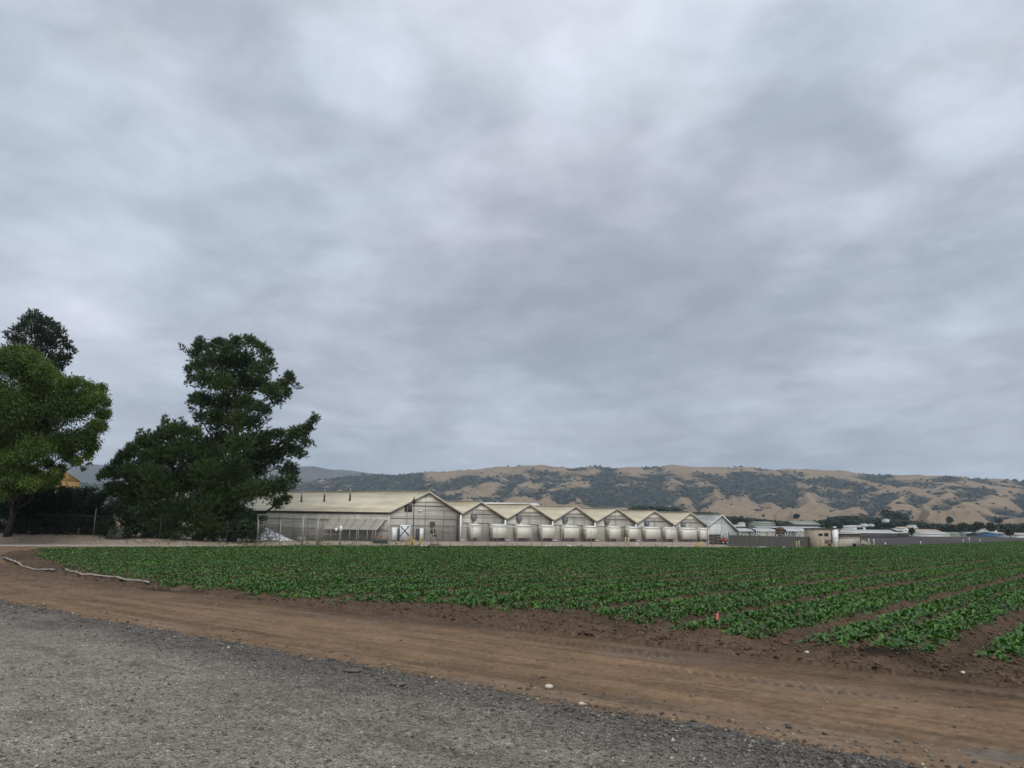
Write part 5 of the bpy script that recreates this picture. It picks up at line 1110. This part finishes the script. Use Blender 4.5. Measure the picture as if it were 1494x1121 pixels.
t, a, d, n_, L, hh = house_box('house', 'orange walled gabled house half hidden behind the hedge at the left', 'building', 48, 107.5, 682, 780, 140, 9, 'orange_wall', 'tan_roof', 'front', rise=2.3, skew=.66, oh=.12, openings=((95, 102, 715, 727),))
p = gpt(153, 90.5); t = thing('sheet_panel', 'dark blue grey panel leaning under the bushes by the lone fence post', 'panel', p); MB().prism([p, p + np.array([1.7, .1, 0]), p + np.array([1.75, .35, 1.15]), p + np.array([.25, .3, 1.2])], np.array([0, .06, 0])).build('sheet', 'dark_wall', t); MB().beam(p + np.array([.9, .4, 0]), p + np.array([.95, .3, 1.1]), .06).build('prop', 'wood', t)

# ------------------------------------------------------------------ small things near the camera
def G0(px, py):
    d = ray(px, py); q = np.array([0, 0, EYE]) + d * (-EYE / d[2])
    for _ in range(6): z = float(ground_z(q[0], q[1])); q = np.array([0, 0, EYE]) + d * ((z - EYE) / d[2])
    return q
p = G0(1050, 930); p[2] = float(ground_z(p[0], p[1])); t = thing('marker_flag', 'small pink marker flag on a thin wire among the crop plants', 'flag', p); hF = pyh(895, p)
MB().tube([p - Zup * .05, p + Zup * hF], .0035, 5).build('wire', 'galv', t)
m = MB(); V = []
for i in range(6):
    f = i / 5; q = p + Zup * (hF - .115) + np.array([-.036 * f + .008 * math.sin(f * 5), .02 * math.sin(f * 6), -.02 * f]); V += [q, q + Zup * (.115 - .02 * f)]
m.add(V, [(2 * i, 2 * i + 2, 2 * i + 3, 2 * i + 1) for i in range(5)]); m.add([q + np.array([0, .002, 0]) for q in V], [(2 * i + 1, 2 * i + 3, 2 * i + 2, 2 * i) for i in range(5)]); m.build('flag', 'pink_plastic', t, smooth=True)
def hose(lab, pix, w, seed):
    g = np.random.default_rng(seed); P_ = [G0(*q) for q in pix]; pts = []
    for a, c in zip(P_, P_[1:]):
        n = max(2, int(np.linalg.norm(c - a) / .12)); pts += [a + (c - a) * i / n for i in range(n)]
    pts.append(P_[-1]); pts = np.array(pts); n = len(pts); s = np.arange(n); pts[:, 0] += (fbm(s * .03, s * 0, 2, seed) - .5) * .16; pts[:, 1] += (fbm(s * .03, s * 0 + 9, 2, seed) - .5) * .16
    gzs = np.array([float(np.max(ground_z(q[0] + np.array([-.12, 0, .12, 0, 0, -.1, .1]), q[1] + np.array([0, 0, 0, .12, -.12, .1, -.1])))) for q in pts]); gzs = np.convolve(np.pad(gzs, 6, 'edge'), np.ones(13) / 13, 'valid') + .012
    V = []; k = 6
    for i in range(n):
        d = unit((pts[min(i + 1, n - 1)] - pts[max(i - 1, 0)]) * np.array([1, 1, 0])); sd_ = np.array([d[1], -d[0], 0]); z = gzs[i]; ww = w * (.8 + .5 * float(vnoise(i * .13, 0, seed))); hh = .025 + .02 * float(vnoise(i * .2, 5, seed))
        for j in range(k): t_ = j / (k - 1); V.append([pts[i][0] + sd_[0] * (t_ - .5) * ww, pts[i][1] + sd_[1] * (t_ - .5) * ww, z + .015 + hh * math.sin(math.pi * t_)])
    F = [(i * k + j, i * k + j + 1, (i + 1) * k + j + 1, (i + 1) * k + j) for i in range(n - 1) for j in range(k - 1)]
    o = np_mesh('irrigation_hose', np.array(V), [np.array(F)], 'hose_fabric', smooth=True, origin=P_[0]); tag(o, lab, 'hose', 'flattened hoses at the field corner')
hose('flattened grey irrigation hose reaching to the left end of the field corner', [(5, 814), (18, 822), (34, 828), (48, 832), (66, 834), (80, 836)], .10, 3)
hose('flattened grey irrigation hose nearest the dark wet patch on the dirt track', [(97, 836), (112, 840), (124, 841), (133, 840.5), (150, 845), (165, 847), (180, 851), (196, 853), (216, 855)], .095, 5)
def rock(lab, px, py, w, h, mat, seed, name='rock', cat='rock', flat=1.0):
    g = np.random.default_rng(seed); p = G0(px, py); sc = p[1] / PF; W = w * sc / 2; H = h * sc; V, F = [], []; nu, nv = 14, 7
    for i in range(nv + 1):
        th = math.pi * i / nv
        for j in range(nu):
            ph = 2 * math.pi * j / nu; r = .75 + .5 * float(fbm(math.cos(ph) * 1.4 + seed, math.sin(ph) * 1.4 + th * 1.3, 3, seed)); V.append(p + np.array([W * r * math.sin(th) * math.cos(ph), W * .8 * r * math.sin(th) * math.sin(ph), H * .5 * (1 + .95 * r * math.cos(th)) - H * .12]))
    for i in range(nv):
        for j in range(nu): F.append((i * nu + j, (i + 1) * nu + j, (i + 1) * nu + (j + 1) % nu, i * nu + (j + 1) % nu))
    o = np_mesh(name, np.array(V), [np.array(F)], mat, origin=p); tag(o, lab, cat)
rock('pale cream stone lying alone on the dirt track', 801, 1005, 12, 7, 'stone', 4)
rock('flat asphalt chunk at the edge of the gravel lot, left of the narrower tilted chunk', 513, 981, 24, 6, 'asphalt_chunk', 5, 'asphalt_chunk', 'asphalt chunk'); rock('narrow pale tilted asphalt chunk just right of the flat chunk at the lot edge', 581, 1000, 24, 5.5, 'asphalt_chunk', 6, 'asphalt_chunk', 'asphalt chunk')
rock('rounded dark stone on the lot edge below the bare bed end', 1014, 1064, 13, 7, 'asphalt_chunk', 8); rock('small pale stone in the soil below the wide bare furrow', 1405, 983, 6, 4, 'stone', 9); rock('pale flake stone in the soil between the marker flag and the wide furrow', 1177, 953, 7, 3.5, 'stone', 10); rock('small brown stone on the dirt track above the pale cream stone', 793, 989, 8, 4, 'brown_dirt', 12); rock('flat pale stone in the dark soil left of the marker flag', 990, 940, 13, 4, 'stone', 13)
HAZE = 8.5e-5
# ------------------------------------------------------------------ sky, sun, haze, camera
W = bpy.data.worlds.new('World'); SC.world = W; W.use_nodes = True
nt = W.node_tree; k = NT(nt); bg = nt.nodes['Background']; bg.inputs['Strength'].default_value = .1
SUN_EL, SUN_AZ = rad(48), rad(160)      # behind the camera, veiled by the cloud
sky = k.n('ShaderNodeTexSky', sky_type='NISHITA', sun_disc=False, sun_elevation=SUN_EL, sun_rotation=SUN_AZ, dust_density=2.0)
tc = k.n('ShaderNodeTexCoord'); D = tc.outputs['Generated']
sep = k.n('ShaderNodeSeparateXYZ'); k.l(D, sep.inputs[0]); zc = k.math('MAXIMUM', sep.outputs[2], 0.0)
den = k.math('ADD', zc, .19)
cx_ = k.math('DIVIDE', sep.outputs[0], den); cy_ = k.math('DIVIDE', sep.outputs[1], den); cv = k.n('ShaderNodeCombineXYZ'); k.l(cx_, cv.inputs[0]); k.l(cy_, cv.inputs[1])
mp = k.n('ShaderNodeMapping'); mp.inputs['Rotation'].default_value = (0, 0, rad(20)); mp.inputs['Scale'].default_value = (1, 1.0, 1); mp.inputs['Location'].default_value = (3.1, 1.7, 0); k.l(cv.outputs[0], mp.inputs[0]); CV = mp.outputs[0]
n1 = k.noise(1.0, 7, .56, CV, .3); n2 = k.noise(3.0, 8, .58, CV, .35); n3 = k.noise(.35, 3, .5, CV)
n4 = k.noise(8.5, 6, .6, CV, .4)
dens = k.math('ADD', k.math('ADD', k.math('MULTIPLY', n1, .44), k.math('MULTIPLY', n4, .17)), k.math('ADD', k.math('MULTIPLY', n2, .36), k.math('MULTIPLY', n3, .14)))
# thin bright places and heavy places in the cloud deck, with ragged outlines
wv = k.n('ShaderNodeTexNoise'); wv.inputs['Scale'].default_value = 2.2; wv.inputs['Detail'].default_value = 5; k.l(CV, wv.inputs['Vector'])
ws = k.n('ShaderNodeVectorMath', operation='SUBTRACT'); ws.inputs[1].default_value = (.5, .5, .5); k.l(wv.outputs['Color'], ws.inputs[0])
wm = k.n('ShaderNodeVectorMath', operation='SCALE'); wm.inputs[3].default_value = .16; k.l(ws.outputs[0], wm.inputs[0])
wd = k.n('ShaderNodeVectorMath', operation='ADD'); k.l(D, wd.inputs[0]); k.l(wm.outputs[0], wd.inputs[1]); wn = k.n('ShaderNodeVectorMath', operation='NORMALIZE'); k.l(wd.outputs[0], wn.inputs[0])
acc = dens
for px, py, w, amp in ((1015, 40, 100, .08), (1425, 172, 55, .07), (1165, 300, 75, .08), (540, 95, 60, .07), (825, 140, 65, .06), (110, 400, 90, .07), (1320, 520, 80, .05), (740, 20, 200, .035), (1250, 30, 180, .03), (90, 70, 130, .05), (150, 560, 100, .08), (480, 430, 60, .06), (800, 662, 110, .07), (1060, 590, 70, .05), (660, 270, 70, .03),
                       (1200, 150, 110, -.09), (700, 110, 80, -.05), (950, 420, 230, -.05), (250, 250, 230, -.04), (1440, 400, 130, -.06), (330, 520, 160, -.04), (1000, 600, 260, -.04)):
    d = unit(ray(px, py)); dp = k.n('ShaderNodeVectorMath', operation='DOT_PRODUCT'); dp.inputs[1].default_value = d; k.l(wn.outputs[0], dp.inputs[0])
    mr = k.n('ShaderNodeMapRange', interpolation_type='SMOOTHSTEP'); mr.inputs['From Min'].default_value = math.cos(math.atan(w * 1.5 / PF)); mr.inputs['From Max'].default_value = 1.0; mr.inputs['To Max'].default_value = amp; k.l(dp.outputs['Value'], mr.inputs['Value'])
    acc = k.math('ADD', acc, mr.outputs[0])
acc = k.math('ADD', k.math('MULTIPLY', k.math('SUBTRACT', acc, .53), 1.25), .528)
lum = k.ramp(acc, [(.32, (2.85, 3.2, 3.65)), (.44, (3.45, 3.82, 4.3)), (.53, (4.2, 4.6, 5.05)), (.63, (5.0, 5.5, 6.0)), (.78, (6.2, 6.75, 7.35)), (.92, (7.8, 8.3, 8.8))])
warm = k.ramp(k.noise(1.3, 4, .55, CV), [(.38, (.895, .93, .945)), (.62, (.965, .915, .935))])
lum = k.mix(1.0, lum, warm, 'MULTIPLY')
zg = k.ramp(zc, [(0, (.92, .92, .93)), (.12, (.82, .81, .83)), (.45, (.95, .94, .965)), (.64, (1.04, 1.02, 1.03)), (.8, (1.3, 1.26, 1.2)), (1, (1.5, 1.45, 1.36))]); lum = k.mix(1.0, lum, zg, 'MULTIPLY')
back = k.math('ADD', 1.0, k.math('MULTIPLY', k.math('MAXIMUM', k.math('MULTIPLY', sep.outputs[1], -1.0), 0.0), .7)); bc = k.n('ShaderNodeCombineXYZ'); [k.l(back, bc.inputs[i]) for i in range(3)]  # unseen sky behind the camera brightened, added to light the front walls
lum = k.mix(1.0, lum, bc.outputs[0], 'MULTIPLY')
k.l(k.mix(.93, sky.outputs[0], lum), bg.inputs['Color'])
sd = bpy.data.lights.new('sun', 'SUN'); sd.energy = 1.2; sd.angle = rad(40); sd.color = (1, .96, .9); so = bpy.data.objects.new('sun', sd); COL.objects.link(so); so.rotation_euler = (-(math.pi / 2 - SUN_EL), 0, -SUN_AZ)
hm = bpy.data.materials.new('air'); hm.use_nodes = True; hn = hm.node_tree; hn.nodes.remove(hn.nodes['Principled BSDF']); pv = hn.nodes.new('ShaderNodeVolumePrincipled'); pv.inputs['Color'].default_value = (.68, .83, 1.0, 1); pv.inputs['Density'].default_value = HAZE; pv.inputs['Anisotropy'].default_value = .2; hn.links.new(pv.outputs[0], hn.nodes['Material Output'].inputs['Volume'])
hz_ = MB().pbox((-9000, -300, -9), (18000, 0, 0), (0, 8600, 0), (0, 0, 700)).build('haze', hm); hz_['kind'] = 'stuff'
cd = bpy.data.cameras.new('camera'); cam = bpy.data.objects.new('camera', cd); COL.objects.link(cam); SC.camera = cam
cd.sensor_fit = 'HORIZONTAL'; cd.sensor_width = 36; cd.lens = 36 * PF / 1494; cd.clip_start = .05; cd.clip_end = 30000
from mathutils import Matrix
cam.matrix_world = Matrix(((*_R,), (*_U,), (*(-_F),))).transposed().to_4x4(); cam.location = (0, 0, EYE)
SC.view_settings.view_transform = 'Standard'; SC.view_settings.look = 'None'; SC.view_settings.exposure = .58; SC.view_settings.gamma = 1
SC.render.engine = 'CYCLES'; SC.cycles.max_bounces = 6; SC.cycles.diffuse_bounces = 3; SC.cycles.glossy_bounces = 2; SC.cycles.transmission_bounces = 3; SC.cycles.volume_bounces = 0; SC.cycles.use_denoising = True
